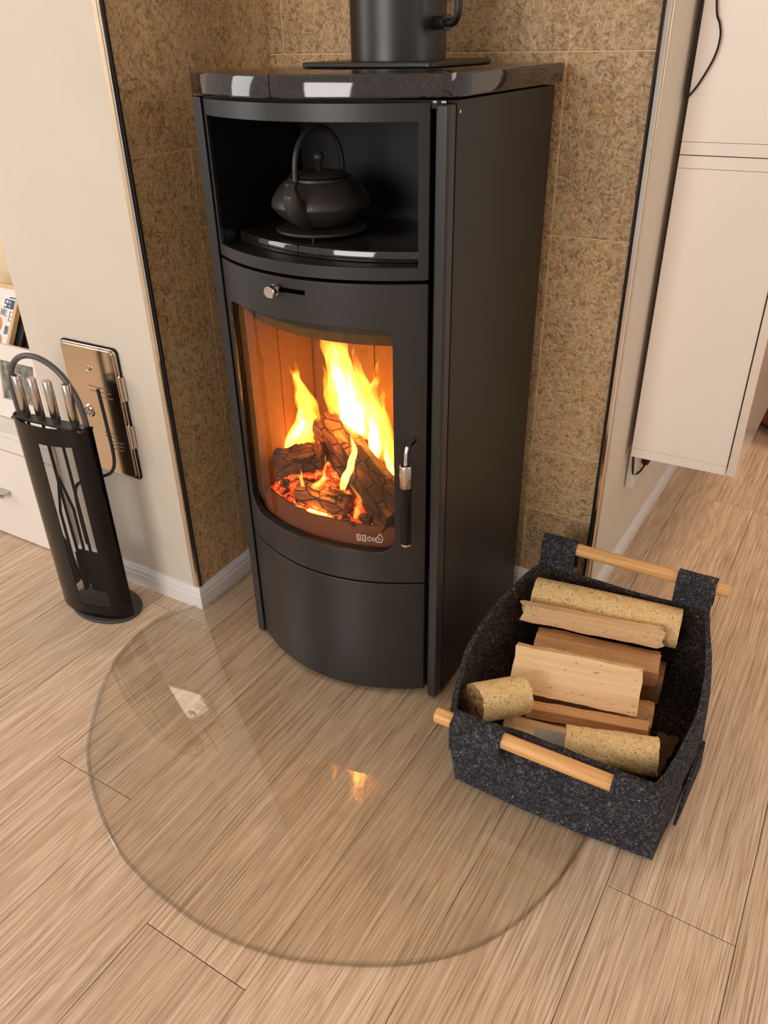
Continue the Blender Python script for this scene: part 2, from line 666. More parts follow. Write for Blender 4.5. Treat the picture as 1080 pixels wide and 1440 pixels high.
# ================================================================ SETTING
# floor of planks, running slightly askew to the back wall
floor = O('floor', BX(-3.4, 2.2, -1.2, 6.0, -0.03, -0.0095), 'sub', kind='structure', smooth=0)
SL = 0.025
PW = 0.2188
X7 = -0.108
joints = {-1: [1.75], -2: [1.55], -3: [0.473, 1.86], -4: [1.62], -5: [0.653], -6: [1.149], -7: [0.35], -8: [1.35],
          0: [0.929, 2.41], 1: [1.95], 2: [1.2], 3: [2.2], -9: [0.8], -10: [1.5]}
joints[-1] = [1.25, 2.43]
joints[-2] = [1.75]
for k in range(-15, 9):
    js = list(joints.get(k, [1.0+0.37*((k*7) % 4)]))
    while js[0] > -1.0:
        js.insert(0, js[0]-1.42)
    while js[-1] < 5.4:
        js.append(js[-1]+1.42)
    for a, b in zip(js, js[1:]):
        if b > 5.9 or a > 5.2:
            continue
        xa = X7 + PW*k
        g = 0.0006
        m = (a+b)/2
        cx = xa + PW/2 + SL*(m-0.7)
        bm = BX(-PW/2+g, PW/2-g, a-m+g, b-m-g, -0.0095, 0.0)
        me = bpy.data.meshes.new('floor_plank')
        bmesh.ops.bevel(bm, geom=[e for e in bm.edges if all(v.co.z > -0.001 for v in e.verts)], offset=0.0009, segments=1, affect='EDGES')
        bmesh.ops.recalc_face_normals(bm, faces=bm.faces)
        bm.to_mesh(me)
        bm.free()
        me.materials.append(MT['floor'])
        o = bpy.data.objects.new('floor_plank', me)
        COL.objects.link(o)
        o.parent = floor
        o.location = Vector((cx, m, 0)) - floor.location
        o.rotation_euler = (0, 0, -SL)

O('ceiling', BX(-3.4, 2.2, -1.2, 6.0, 2.45, 2.5), 'ceil', kind='structure', smooth=0)


def tiles(wall, axis, face, rects, outward, th=0.006):
    """rects: (u0, u1, z0, z1) on the wall; axis 'x' = wall faces along x"""
    for u0, u1, z0, z1 in rects:
        g = 0.0011
        uc, zc = (u0+u1)/2, (z0+z1)/2
        bm = bmesh.new()
        a, b = sorted((face, face-outward*th))
        if axis == 'y':
            box(bm, u0+g, u1-g, a, b, z0+g, z1-g)
        else:
            box(bm, a, b, u0+g, u1-g, z0+g, z1-g)
        bmesh.ops.bevel(bm, geom=list(bm.edges), offset=0.0012, segments=1, affect='EDGES')
        ctr = Vector((uc, face, zc)) if axis == 'y' else Vector((face, uc, zc))
        bmesh.ops.recalc_face_normals(bm, faces=bm.faces)
        me = bpy.data.meshes.new('wall_tile')
        bm.to_mesh(me)
        bm.free()
        me.transform(Matrix.Translation(-ctr))
        me.materials.append(MT['tile'])
        o = bpy.data.objects.new('wall_tile', me)
        COL.objects.link(o)
        o.parent = wall
        o.location = ctr - wall.location


# walls: the white wall front-left with the alcove beside it
wl = O('wall_left', BX(-1.735, -1.2885, 1.205, 1.80, 0.0, 2.45), 'wall', kind='structure', smooth=0)
alc = O('wall_alcove', BX(-1.2885, -1.2822, 1.2135, 1.80, 0.0, 2.45), 'grout', kind='structure', smooth=0)
tiles(alc, 'x', -1.281, [
    (1.2135, 1.700, 1.105, 1.60), (1.2135, 1.700, 1.60, 2.10), (1.2135, 1.700, 2.10, 2.45),
    (1.2135, 1.389, 0.615, 1.105), (1.2135, 1.389, 0.290, 0.615), (1.2135, 1.389, 0.04, 0.290),
    (1.389, 1.700, 0.942, 1.105), (1.389, 1.700, 0.430, 0.942), (1.389, 1.700, 0.04, 0.430)], 1)
bk = O('wall_back', BX(-1.2822, -0.392, 1.7012, 1.80, 0.0, 2.45), 'grout', kind='structure', smooth=0)
tiles(bk, 'y', 1.700, [
    (-1.285, -1.242, 1.273, 1.77), (-1.242, -0.815, 1.273, 1.77), (-0.815, -0.398, 1.273, 1.77),
    (-1.285, -0.815, 1.77, 2.45), (-0.815, -0.398, 1.77, 2.45),
    (-0.567, -0.398, 0.931, 1.273), (-0.567, -0.398, 0.423, 0.931), (-0.735, -0.398, 0.251, 0.423), (-0.567, -0.398, 0.04, 0.251),
    (-0.910, -0.567, 0.931, 1.273), (-1.285, -0.910, 0.931, 1.273), (-0.910, -0.567, 0.423, 0.931), (-1.285, -0.910, 0.423, 0.931),
    (-1.285, -0.735, 0.251, 0.423), (-0.910, -0.567, 0.04, 0.251), (-1.285, -0.910, 0.04, 0.251)], -1)

# wall running away on the right, parallel to the planks
RS = 0.030


def xr(y):
    return -0.3815 + RS*(y-1.70)


bm = bmesh.new()
ngon_prism(bm, [(-0.392, 1.7012), (xr(1.7), 1.7045), (xr(5.2), 5.2), (-0.60, 5.2), (-0.60, 1.80), (-0.392, 1.80)], 'z', 0.0, 2.45)
O('wall_right', bm, 'wall', kind='structure', smooth=0)
O('wall_far', BX(-0.60, 2.2, 5.2, 5.3, 0, 2.45), 'wall_warm', kind='structure', smooth=0)
O('wall_recess', BX(-3.4, -1.735, 1.62, 1.72, 0, 2.45), 'wall_warm', kind='structure', smooth=0)


def skirt_profile(h=0.062):
    return [(0, 0), (0.013, 0), (0.013, h*0.60), (0.0105, h*0.68), (0.0105, h*0.80), (0.007, h*0.90), (0.004, h), (0, h)]


def skirting(name, a, b, nrm, h=0.062, ext=(0, 0)):
    a, b, nrm = Vector(a), Vector(b), Vector(nrm).normalized()
    bm = bmesh.new()
    pr = skirt_profile(h)
    A, B = [], []
    d = (b-a).normalized()
    for u, z in pr:
        A.append(bm.verts.new(Vector((*(a+nrm*u - d*u*ext[0]), z))))
        B.append(bm.verts.new(Vector((*(b+nrm*u + d*u*ext[1]), z))))
    n = len(pr)
    for i in range(n):
        bm.faces.new((A[i], A[(i+1) % n], B[(i+1) % n], B[i]))
    bm.faces.new(A)
    bm.faces.new(B)
    return O(name, bm, 'skirt', kind='structure', smooth=0)


skirting('baseboard_left', (-1.735, 1.205), (-1.281, 1.205), (0, -1), ext=(0, 1))
skirting('baseboard_alcove', (-1.281, 1.205), (-1.281, 1.700), (1, 0), ext=(1, -1))
skirting('baseboard_back', (-1.281, 1.700), (-0.392, 1.700), (0, -1), 0.06, ext=(-1, 0))
skirting('baseboard_right', (xr(1.705), 1.705), (xr(5.2), 5.2), (1, -RS), 0.055)

# corner trims: pale angle strip with a dark joint
bm = bmesh.new()
box(bm, -1.2965, -1.2845, 1.2005, 1.205, 0.062, 2.45)
O('trim_1', bm, 'trimgold', kind='structure', bevel=0.0015)
O('trim_2', BX(-1.2845, -1.2795, 1.2025, 1.2085, 0.062, 2.45), 'chrome', kind='structure')
O('trim_3', BX(-1.2845, -1.2765, 1.2085, 1.2130, 0.062, 2.45), 'deep', kind='structure')
O('trim_4', BX(-0.3975, -0.3935, 1.691, 1.7045, 0.05, 2.45), 'deep', kind='structure')
bm = bmesh.new()
ngon_prism(bm, [(-0.3935, 1.692), (-0.3895, 1.689), (-0.3845, 1.691), (-0.3820, 1.697), (-0.3820, 1.7045), (-0.3935, 1.7045)], 'z', 0.05, 2.45)
O('trim_5', bm, 'chrome', kind='structure')
bm = bmesh.new()
box(bm, xr(1.705), xr(1.705)+0.002, 1.7045, 1.713, 0.05, 2.45)
O('trim_6', bm, 'trimgold', kind='structure')

# ================================================================ GLASS HEARTH PLATE
gp = [(-1.262, 1.60), (-1.262, 1.23), (-1.300, 1.185), (-1.338, 1.110), (-1.344, 1.040), (-1.325, 0.940), (-1.288, 0.862), (-1.237, 0.787),
      (-1.155, 0.690), (-1.050, 0.615), (-0.934, 0.556), (-0.850, 0.532), (-0.775, 0.520), (-0.690, 0.515), (-0.612, 0.520),
      (-0.545, 0.534), (-0.490, 0.552), (-0.384, 0.603), (-0.299, 0.664), (-0.232, 0.745), (-0.185, 0.857), (-0.162, 0.987),
      (-0.166, 1.12), (-0.195, 1.25), (-0.26, 1.40), (-0.36, 1.52), (-0.45, 1.60)]
outl = gp[:2] + [(p.x, p.y) for p in spline([(x, y, 0) for x, y in gp[2:]], 6)]
GT = 0.0085


def inset(pts, d):
    out = []
    n = len(pts)
    for i in range(n):
        a, b = Vector(pts[i-1]), Vector(pts[(i+1) % n])
        t = (b-a).normalized()
        out.append((pts[i][0]-t.y*d, pts[i][1]+t.x*d))
    return out


bm = bmesh.new()
i1 = inset(outl, 0.0070)
L = [[bm.verts.new((x, y, z)) for x, y in pts] for pts, z in ((i1, 0.0012), (outl, 0.0025), (outl, 0.0072), (i1, 0.0012+GT))]
bm.faces.new(L[3])
bm.faces.new(L[0])
for A, B in zip(L, L[1:]):
    for i in range(len(A)):
        f = bm.faces.new((A[i], A[(i+1) % len(A)], B[(i+1) % len(A)], B[i]))
        f.material_index = 1
O('glass_hearth_plate', bm, 'hearth_glass', label='large rounded clear glass floor plate in front of the wood stove',
  cat='floor plate', mats=['edge_glass'], smooth=60)

# ================================================================ WOOD STOVE
S = thing('wood_stove', (-0.825, 1.42, 0.0100), 'tall matt anthracite wood stove with curved front, burning behind its glass door', 'stove')
Z0 = 0.0100
# outer shell
O('side_panel', BX(-1.078, -1.058, 1.19, 1.655, Z0, 1.219), 'steel', S, bevel=0.003)
O('side_panel', BX(-0.589, -0.571, 1.2165, 1.655, Z0, 1.219), 'steel_shaded', S, bevel=0.0015)
O('corner_post', BX(-0.594, -0.5705, 1.186, 1.2145, Z0, 1.216), 'steel', S, bevel=0.006, seg=4)
O('back_panel', BX(-1.058, -0.589, 1.63, 1.65, Z0+0.02, 1.219), 'deep', S)
O('gap_shade_strip', BX(-0.606, -0.595, 1.228, 1.245, Z0, 1.215), 'void', S)  # black strip added as the shade between door and post
O('top_plate', BX(-1.06, -0.59, 1.20, 1.63, 1.208, 1.219), 'deep', S)
O('inner_body', BX(-1.050, -0.600, 1.215, 1.60, Z0+0.02, 0.345), 'deep', S)
bm = bmesh.new()
ngon_prism(bm, [(-1.056, 1.205)] + [(-1.056+0.454*i/20, yf(-1.056+0.454*i/20)+0.022) for i in range(21)] + [(-0.602, 1.25), (-1.056, 1.25)], 'z', Z0, 0.03)
O('plinth', bm, 'deep', S)
# front pieces on the curve
O('niche_frame', bent_ring(-1.0545, -0.607, 0.9485, 1.2165, (-1.046, -0.622, 0.970, 1.190), 0.0012, 0.0, 0.010), 'steel', S, bevel=0.0008)
door = O('stove_door', bent_ring(-1.0545, -0.607, 0.3185, 0.9425, (-1.038, -0.661, 0.393, 0.866), (0.040, 0.034, 0.030, 0.022), 0.0, 0.012), 'steel', S, bevel=0.0012)
O('lower_panel', bent_panel(-1.0545, -0.607, 0.0165, 0.3140, 0.0, 0.010, 40), 'steel', S, bevel=0.002)
O('door_glass', bent_panel(-1.043, -0.652, 0.385, 0.874, 0.0165, 0.004, 40), 'door_glass', door, label='clear curved door glass')
O('door_seal', bent_ring(-1.050, -0.640, 0.372, 0.886, (-1.034, -0.659, 0.396, 0.863), (0.04, 0.034, 0.03, 0.022), 0.012, 0.0035), 'deep', door)
# door handle
hx, hy = -0.623, 1.178-0.034
bm = bmesh.new()
lathe(bm, [(0, 0), (0.0108, 0), (0.0108, 0.004)], (hx, hy, 0.440), 28)
hdl = O('door_handle', bm, 'chrome', door, label='black and chrome bar handle')
bm = bmesh.new()
lathe(bm, [(0, 0), (0.0104, 0), (0.0104, 0.126), (0, 0.126)], (hx, hy, 0.444), 28)
O('handle_grip', bm, 'gloss_black', hdl)
bm = bmesh.new()
lathe(bm, [(0.0106, 0), (0.0118, 0.002), (0.0118, 0.045), (0.0106, 0.047), (0.007, 0.047), (0.006, 0.040)], (hx, hy, 0.5695), 28)
O('handle_sleeve', bm, 'brushed', hdl)
bm = bmesh.new()
tube(bm, [(hx, hy, 0.60), (hx, hy+0.001, 0.640), (hx, hy+0.006, 0.650), (hx, hy+0.036, 0.652)], 0.0036, 10)
O('handle_pin', bm, 'chrome', hdl)
# air slider knob with its slot
kx = -0.872
bm = bmesh.new()
kp = []
for (r, d) in ((0.0045, 0.012), (0.0045, -0.004), (0.0095, -0.005), (0.0100, -0.0065), (0.0100, -0.010), (0.006, -0.011), (0.006, -0.015), (0.0105, -0.016), (0.0112, -0.018), (0.0112, -0.025), (0.010, -0.027), (0.0, -0.027)):
    kp.append((r, d))
rings = []
for r, d in kp:
    if r < 1e-6:
        rings.append([bm.verts.new((kx, yf(kx)+d, 0.9205))])
    else:
        rings.append([bm.verts.new((kx+r*math.cos(2*PI*k/24), yf(kx)+d, 0.9205+r*math.sin(2*PI*k/24))) for k in range(24)])
for A, B in zip(rings, rings[1:]):
    for k in range(24):
        k2 = (k+1) % 24
        bm.faces.new((A[k], A[k2], B[k2], B[k]) if len(B) > 1 else (A[k], A[k2], B[0]))
kn = O('air_knob', bm, 'chrome', door, label='small round chrome air control knob')
O('slider_slot', bent_panel(-0.880, -0.812, 0.9165, 0.9245, -0.0006, 0.002, 12), 'void', door)  # flat black strip, the slot's inner shade painted as colour
# logo print on the glass: outlined marks
bm = bmesh.new()
LX0, LX1, LZ0, LZ1 = -0.742, -0.690, 0.4085, 0.4255


def stroke(pts, r=0.0008):
    P = []
    for u, v in pts:
        x = LX0 + u*(LX1-LX0)
        P.append((x, yf(x)+0.0160, LZ0 + v*(LZ1-LZ0)))
    tube(bm, P, r, 5)


stroke([(0.02, 0.1), (0.0, 0.9), (0.13, 0.95), (0.17, 0.75), (0.12, 0.55), (0.18, 0.3), (0.13, 0.05), (0.02, 0.1)])
stroke([(0.05, 0.7), (0.11, 0.7)])
stroke([(0.05, 0.3), (0.11, 0.3)])
stroke([(0.23, 0.05), (0.23, 0.9), (0.36, 0.9), (0.36, 0.7), (0.30, 0.6), (0.36, 0.5), (0.30, 0.3), (0.36, 0.2), (0.36, 0.05), (0.23, 0.05)])
stroke([(0.54, 0.75), (0.42, 0.6), (0.42, 0.3), (0.52, 0.1)])
stroke([(0.52, 0.7), (0.57, 0.15), (0.62, 0.7)])
stroke([(0.64, 0.1), (0.64, 0.7), (0.70, 0.2), (0.72, 0.7)])
stroke([(0.76, 0.05), (0.73, 0.4), (0.80, 0.8), (0.90, 1.25), (0.97, 0.9), (1.0, 0.45), (0.95, 0.05), (0.76, 0.05)])
stroke([(0.82, 0.3), (0.87, 0.75), (0.92, 0.3)])
O('maker_mark', bm, 'logo', door, label='small white outlined lettering with a flame on the glass')

# niche: five-sided inner box
nb = bmesh.new()
box(nb, -1.0485, -1.0465, 1.200, 1.470, 0.955, 1.205)
box(nb, -0.6215, -0.6195, 1.200, 1.470, 0.955, 1.205)
box(nb, -1.0485, -0.6195, 1.470, 1.473, 0.955, 1.205)
box(nb, -1.0485, -0.6195, 1.20, 1.473, 1.203, 1.206)
O('niche_liner', nb, 'niche', S)
bm = bmesh.new()
ngon_prism(bm, [(-1.0455+0.423*i/24, yf(-1.0455+0.423*i/24)+0.0105) for i in range(25)] + [(-0.6225, 1.469), (-1.0455, 1.469)], 'z', 0.952, 0.966)
O('niche_floor', bm, 'black', S)


def slab(x0, x1, z0, z1, off, yb, rr, n=24, corner=0.0):
    """stone slab with a curved front and a rounded edge"""
    bm = bmesh.new()
    prof = [(rr, 0), (rr*0.3, 0), (0, rr*0.35), (0, (z1-z0)-rr*0.6), (rr*0.25, (z1-z0)-rr*0.15), (rr, (z1-z0))]
    rows = []
    for d, h in prof:
        row = []
        for i in range(n+1):
            x = x0+d*0.6+(x1-x0-1.2*d)*i/n
            row.append(bm.verts.new((x, off(x)+d, z0+h)))
        row.append(bm.verts.new((x1-d*0.6, yb, z0+h)))
        row.append(bm.verts.new((x0+d*0.6, yb, z0+h)))
        rows.append(row)
    m = len(rows[0])
    for A, B in zip(rows, rows[1:]):
        for i in range(m):
            bm.faces.new((A[i], A[(i+1) % m], B[(i+1) % m], B[i]))
    bm.faces.new(rows[0])
    bm.faces.new(rows[-1])
    return bm


def nfr(x):
    return 1.252 - 0.072*(1 - ((x+0.834)/0.229)**2)


O('niche_stone', slab(-1.038, -0.8635, 0.9665, 0.9855, nfr, 1.465, 0.004), 'stone', S)
O('niche_stone', slab(-0.8615, -0.628, 0.9665, 0.9855, nfr, 1.465, 0.004), 'stone', S)


def tfr(x):
    if x > -0.60:
        t = min(1.0, (x+0.60)/0.040)
        return 1.185 + 0.060*(1-math.sqrt(max(0, 1-t*t)))
    if x < -1.06:
        t = min(1.0, (-1.06-x)/0.032)
        return 1.185 + 0.045*(1-math.sqrt(max(0, 1-t*t)))
    return min(1.185, 1.183 - 0.075*(1 - ((x+0.83)/0.232)**2))


O('top_stone', slab(-1.092, -0.843, 1.2235, 1.2565, tfr, 1.662, 0.006, 30), 'stone', S)
O('top_stone', slab(-0.841, -0.560, 1.2235, 1.2565, tfr, 1.662, 0.006, 44), 'stone', S)
bm = bmesh.new()
box(bm, -0.596, -0.590, 1.183, 1.187, 1.2165, 1.2195)
box(bm, -0.582, -0.576, 1.183, 1.187, 1.2165, 1.2195)
O('screw', bm, 'chrome', S)
bm = bmesh.new()
tube(bm, [(-0.572, 1.222, 1.203), (-0.5685, 1.222, 1.203)], 0.0025, 10)
O('screw', bm, 'chrome', S)

# fire chamber of light boards
fb = dict(parent=S)
FX0, FX1, FYB = -1.020, -0.642, 1.425
O('chamber_floor', BX(-1.030, -0.640, 1.205, 1.46, 0.360, 0.405), 'verm', S)
for a, b in ((FX0, -0.855), (-0.853, -0.765), (-0.763, FX1)):
    O('firebrick', BX(a, b, FYB, FYB+0.025, 0.405, 0.90), 'verm', S, bevel=0.0015)
for a, b in ((1.20, 1.30), (1.302, FYB)):
    O('firebrick', BX(FX0-0.022, FX0, a, b, 0.405, 0.90), 'verm', S, bevel=0.0015)
    O('firebrick', BX(FX1, FX1+0.022, a, b, 0.405, 0.90), 'verm', S, bevel=0.0015)
bm = bmesh.new()
ngon_prism(bm, [(1.24, 0.838), (1.45, 0.80), (1.45, 0.815), (1.24, 0.853)], 'x', FX0, FX1)
O('baffle_board', bm, 'verm', S)
O('baffle_front', bent_panel(-1.018, -0.645, 0.815, 0.8375, 0.062, 0.012, 30), 'verm', S)
O('air_duct', bent_panel(-1.040, -0.630, 0.838, 0.90, 0.050, 0.012, 30), 'niche', S)
O('chamber_roof', BX(-1.050, -0.612, 1.222, 1.46, 0.905, 0.915), 'deep', S)
O('chamber_cheek', BX(-1.052, -1.042, 1.222, 1.45, 0.360, 0.915), 'deep', S)
O('chamber_cheek', BX(-0.620, -0.609, 1.222, 1.45, 0.360, 0.915), 'deep', S)
bm = bmesh.new()
rg = []
for i in range(41):
    x = -1.034+0.400*i/40
    y = yf(x)
    rg.append([bm.verts.new(p) for p in ((x, y+0.022, 0.386), (x, y+0.024, 0.398), (x, y+0.040, 0.4335), (x, y+0.046, 0.4335), (x, y+0.046, 0.386))])
for A, B in zip(rg, rg[1:]):
    for k in range(5):
        bm.faces.new((A[k], A[(k+1) % 5], B[(k+1) % 5], B[k]))
bm.faces.new(rg[0])
bm.faces.new(rg[-1])
O('log_guard', bm, 'guard', S)

# embers: a rough glowing bed
bm = bmesh.new()
NX, NY = 84, 46
gv = []
for j in range(NY+1):
    row = []
    for i in range(NX+1):
        x = -1.017 + 0.372*i/NX
        y0 = yf(x)+0.0465
        y = y0 + (1.422-y0)*j/NY
        h = 0.420 + 0.016*noise.noise(Vector((x*22, y*22, 1))) + 0.016*abs(noise.noise(Vector((x*60, y*60, 5)))) + 0.012*noise.noise(Vector((x*120, y*120, 9)))
        h += 0.02*math.exp(-((x+0.86)/0.1)**2 - ((y-1.25)/0.07)**2)
        row.append(bm.verts.new((x, y, max(0.4065, h))))
    gv.append(row)
for j in range(NY):
    for i in range(NX):
        bm.faces.new((gv[j][i], gv[j][i+1], gv[j+1][i+1], gv[j+1][i]))
O('ember_bed', bm, 'ember', label='glowing orange ember bed under the burning logs in the stove', cat='embers', kind='stuff', smooth=0)
for k, (x, y, z, r) in enumerate(((-0.742, 1.195, 0.438, 0.017), (-0.785, 1.176, 0.434, 0.011), (-0.985, 1.235, 0.44, 0.012), (-0.765, 1.172, 0.431, 0.008))):
    bm = bmesh.new()
    bmesh.ops.create_icosphere(bm, subdivisions=2, radius=r)
    for v in bm.verts:
        v.co *= 1+0.45*noise.noise(v.co*90+Vector((k, 0, 0)))
        v.co.z *= 0.75
        v.co += Vector((x, y, z))
    O('charcoal_lump', bm, 'char', label=['largest dark charcoal lump at the right front of the embers', 'small charcoal lump at the middle front of the embers', 'charcoal lump at the left end of the embers', 'tiny charcoal crumb beside the larger front lump'][k], cat='charcoal', group='charcoal lumps on the embers')


def log_prism(name, a, b, sec, mat, label, cat='log', group=None, rough=0.003, taper=1.0, nseg=22, sub=4, up=(0, 0, 1), endmat=None, seed=0, ragged=0.0, mesh_only=False):
    """a split log: section (polygon of (side, height)) swept from a to b, mesh local x along the grain"""
    a, b = Vector(a), Vector(b)
    Ln = (b-a).length
    d = (b-a).normalized()
    s = Vector(up).cross(d).normalized()
    u = d.cross(s)
    pts = []
    m = len(sec)
    for i in range(m):
        p, q = sec[i], sec[(i+1) % m]
        for k in range(sub):
            pts.append((p[0]+(q[0]-p[0])*k/sub, p[1]+(q[1]-p[1])*k/sub))
    bm = bmesh.new()
    rings = []
    for j in range(nseg+1):
        t = j/nseg
        sc = 1+(taper-1)*t
        ring = []
        for i, (p, q) in enumerate(pts):
            n1 = noise.noise(Vector((t*5+seed, p*40, q*40)))
            n2 = noise.noise(Vector((t*24+seed, p*110, q*110)))
            off = rough*(n1+0.5*n2)
            l = max(1e-6, math.hypot(p, q))
            e = ragged*noise.noise(Vector((p*70, q*70, seed+7))) if j in (0, nseg) else 0
            ring.append(bm.verts.new((t*Ln-Ln/2+e, p*sc+off*p/l, q*sc+off*q/l)))
        rings.append(ring)
    n = len(pts)
    for A, B in zip(rings, rings[1:]):
        for i in range(n):
            bm.faces.new((A[i], A[(i+1) % n], B[(i+1) % n], B[i]))
    for R, sgn in ((rings[0], 1), (rings[-1], -1)):
        c = bm.verts.new(sum((v.co for v in R), Vector())/n + Vector((sgn*ragged*0.4, 0, 0)))
        for i in range(n):
            f = bm.faces.new((R[i], R[(i+1) % n], c))
            if endmat and (endmat[1] is None or endmat[1] == sgn):
                f.material_index = 1
    bmesh.ops.recalc_face_normals(bm, faces=bm.faces)
    me = bpy.data.meshes.new(name)
    bm.to_mesh(me)
    bm.free()
    me.materials.append(MT[mat])
    if endmat:
        me.materials.append(MT[endmat[0]])
    for p in me.polygons:
        p.use_smooth = True
    me.set_sharp_from_angle(angle=math.radians(32))
    o = bpy.data.objects.new(name, me)
    COL.objects.link(o)
    o.matrix_world = Matrix.Translation((a+b)/2) @ Matrix((d, s, u)).transposed().to_4x4()
    o['label'] = label
    o['category'] = cat
    if group:
        o['group'] = group
    return o


def circ(r, n=14, sq=1.0):
    return [(r*math.cos(2*PI*k/n), sq*r*math.sin(2*PI*k/n)) for k in range(n)]


FL = 'logs burning in the stove'
log_prism('burning_log', (-0.925, 1.335, 0.560), (-0.672, 1.212, 0.448), [(-0.036, -0.040), (0.030, -0.042), (0.042, 0.012), (0.002, 0.043), (-0.04, 0.024)], 'char',
          'largest charred log in the stove, leaning down to the right', group=FL, rough=0.007, seed=1, ragged=0.004)
log_prism('burning_log', (-0.990, 1.225, 0.497), (-0.892, 1.258, 0.528), [(-0.03, -0.025), (0.03, -0.026), (0.034, 0.012), (0.0, 0.030), (-0.034, 0.014)], 'char',
          'charred log at the left of the fire, tilted up to the right', group=FL, rough=0.006, seed=5, ragged=0.004)
log_prism('burning_log', (-0.915, 1.200, 0.462), (-0.792, 1.203, 0.452), [(-0.022, -0.019), (0.022, -0.02), (0.024, 0.012), (0.0, 0.024), (-0.024, 0.010)], 'char',
          'smallest charred log lying low in front of the other two', group=FL, rough=0.005, seed=9, ragged=0.003)

# flames: closed bodies of glowing gas
MT['flame'] = flame_mat('flame_gas', 250.0, (1.0, 0.30, 0.035))
MT['flame_core'] = flame_mat('flame_core_gas', 560.0, (1.0, 0.50, 0.11), cut=0.28)
MT['flame_thin'] = flame_mat('flame_tongue_gas', 210.0, (1.0, 0.24, 0.02), cut=0.24)
FIRE = thing('fire', (-0.83, 1.28, 0.45), 'bright orange and yellow flames rising from the logs behind the stove glass', 'flames')


def tongue(pts, mat, flat=0.6, n=10):
    """pts: (x, y, z, r) from base to tip"""
    P = [Vector(p[:3]) for p in pts]
    path = spline(P, 6)
    rr = [v.x for v in spline([(p[3], 0, 0) for p in pts], 6)]
    rr = [max(0.0006, r) for r in rr]
    bm = bmesh.new()
    m = len(path)
    rings = []
    for i, p in enumerate(path):
        wv = 0.0025*math.sin(i*0.9+p.x*50)*(i/m)
        rings.append([bm.verts.new(p + Vector((math.cos(2*PI*k/n)*rr[i]+wv, math.sin(2*PI*k/n)*rr[i]*flat, 0))) for k in range(n)])
    for A, B in zip(rings, rings[1:]):
        for k in range(n):
            bm.faces.new((A[k], A[(k+1) % n], B[(k+1) % n], B[k]))
    bm.faces.new(rings[0])
    bm.faces.new(rings[-1])
    return O('flame', bm, mat, FIRE)


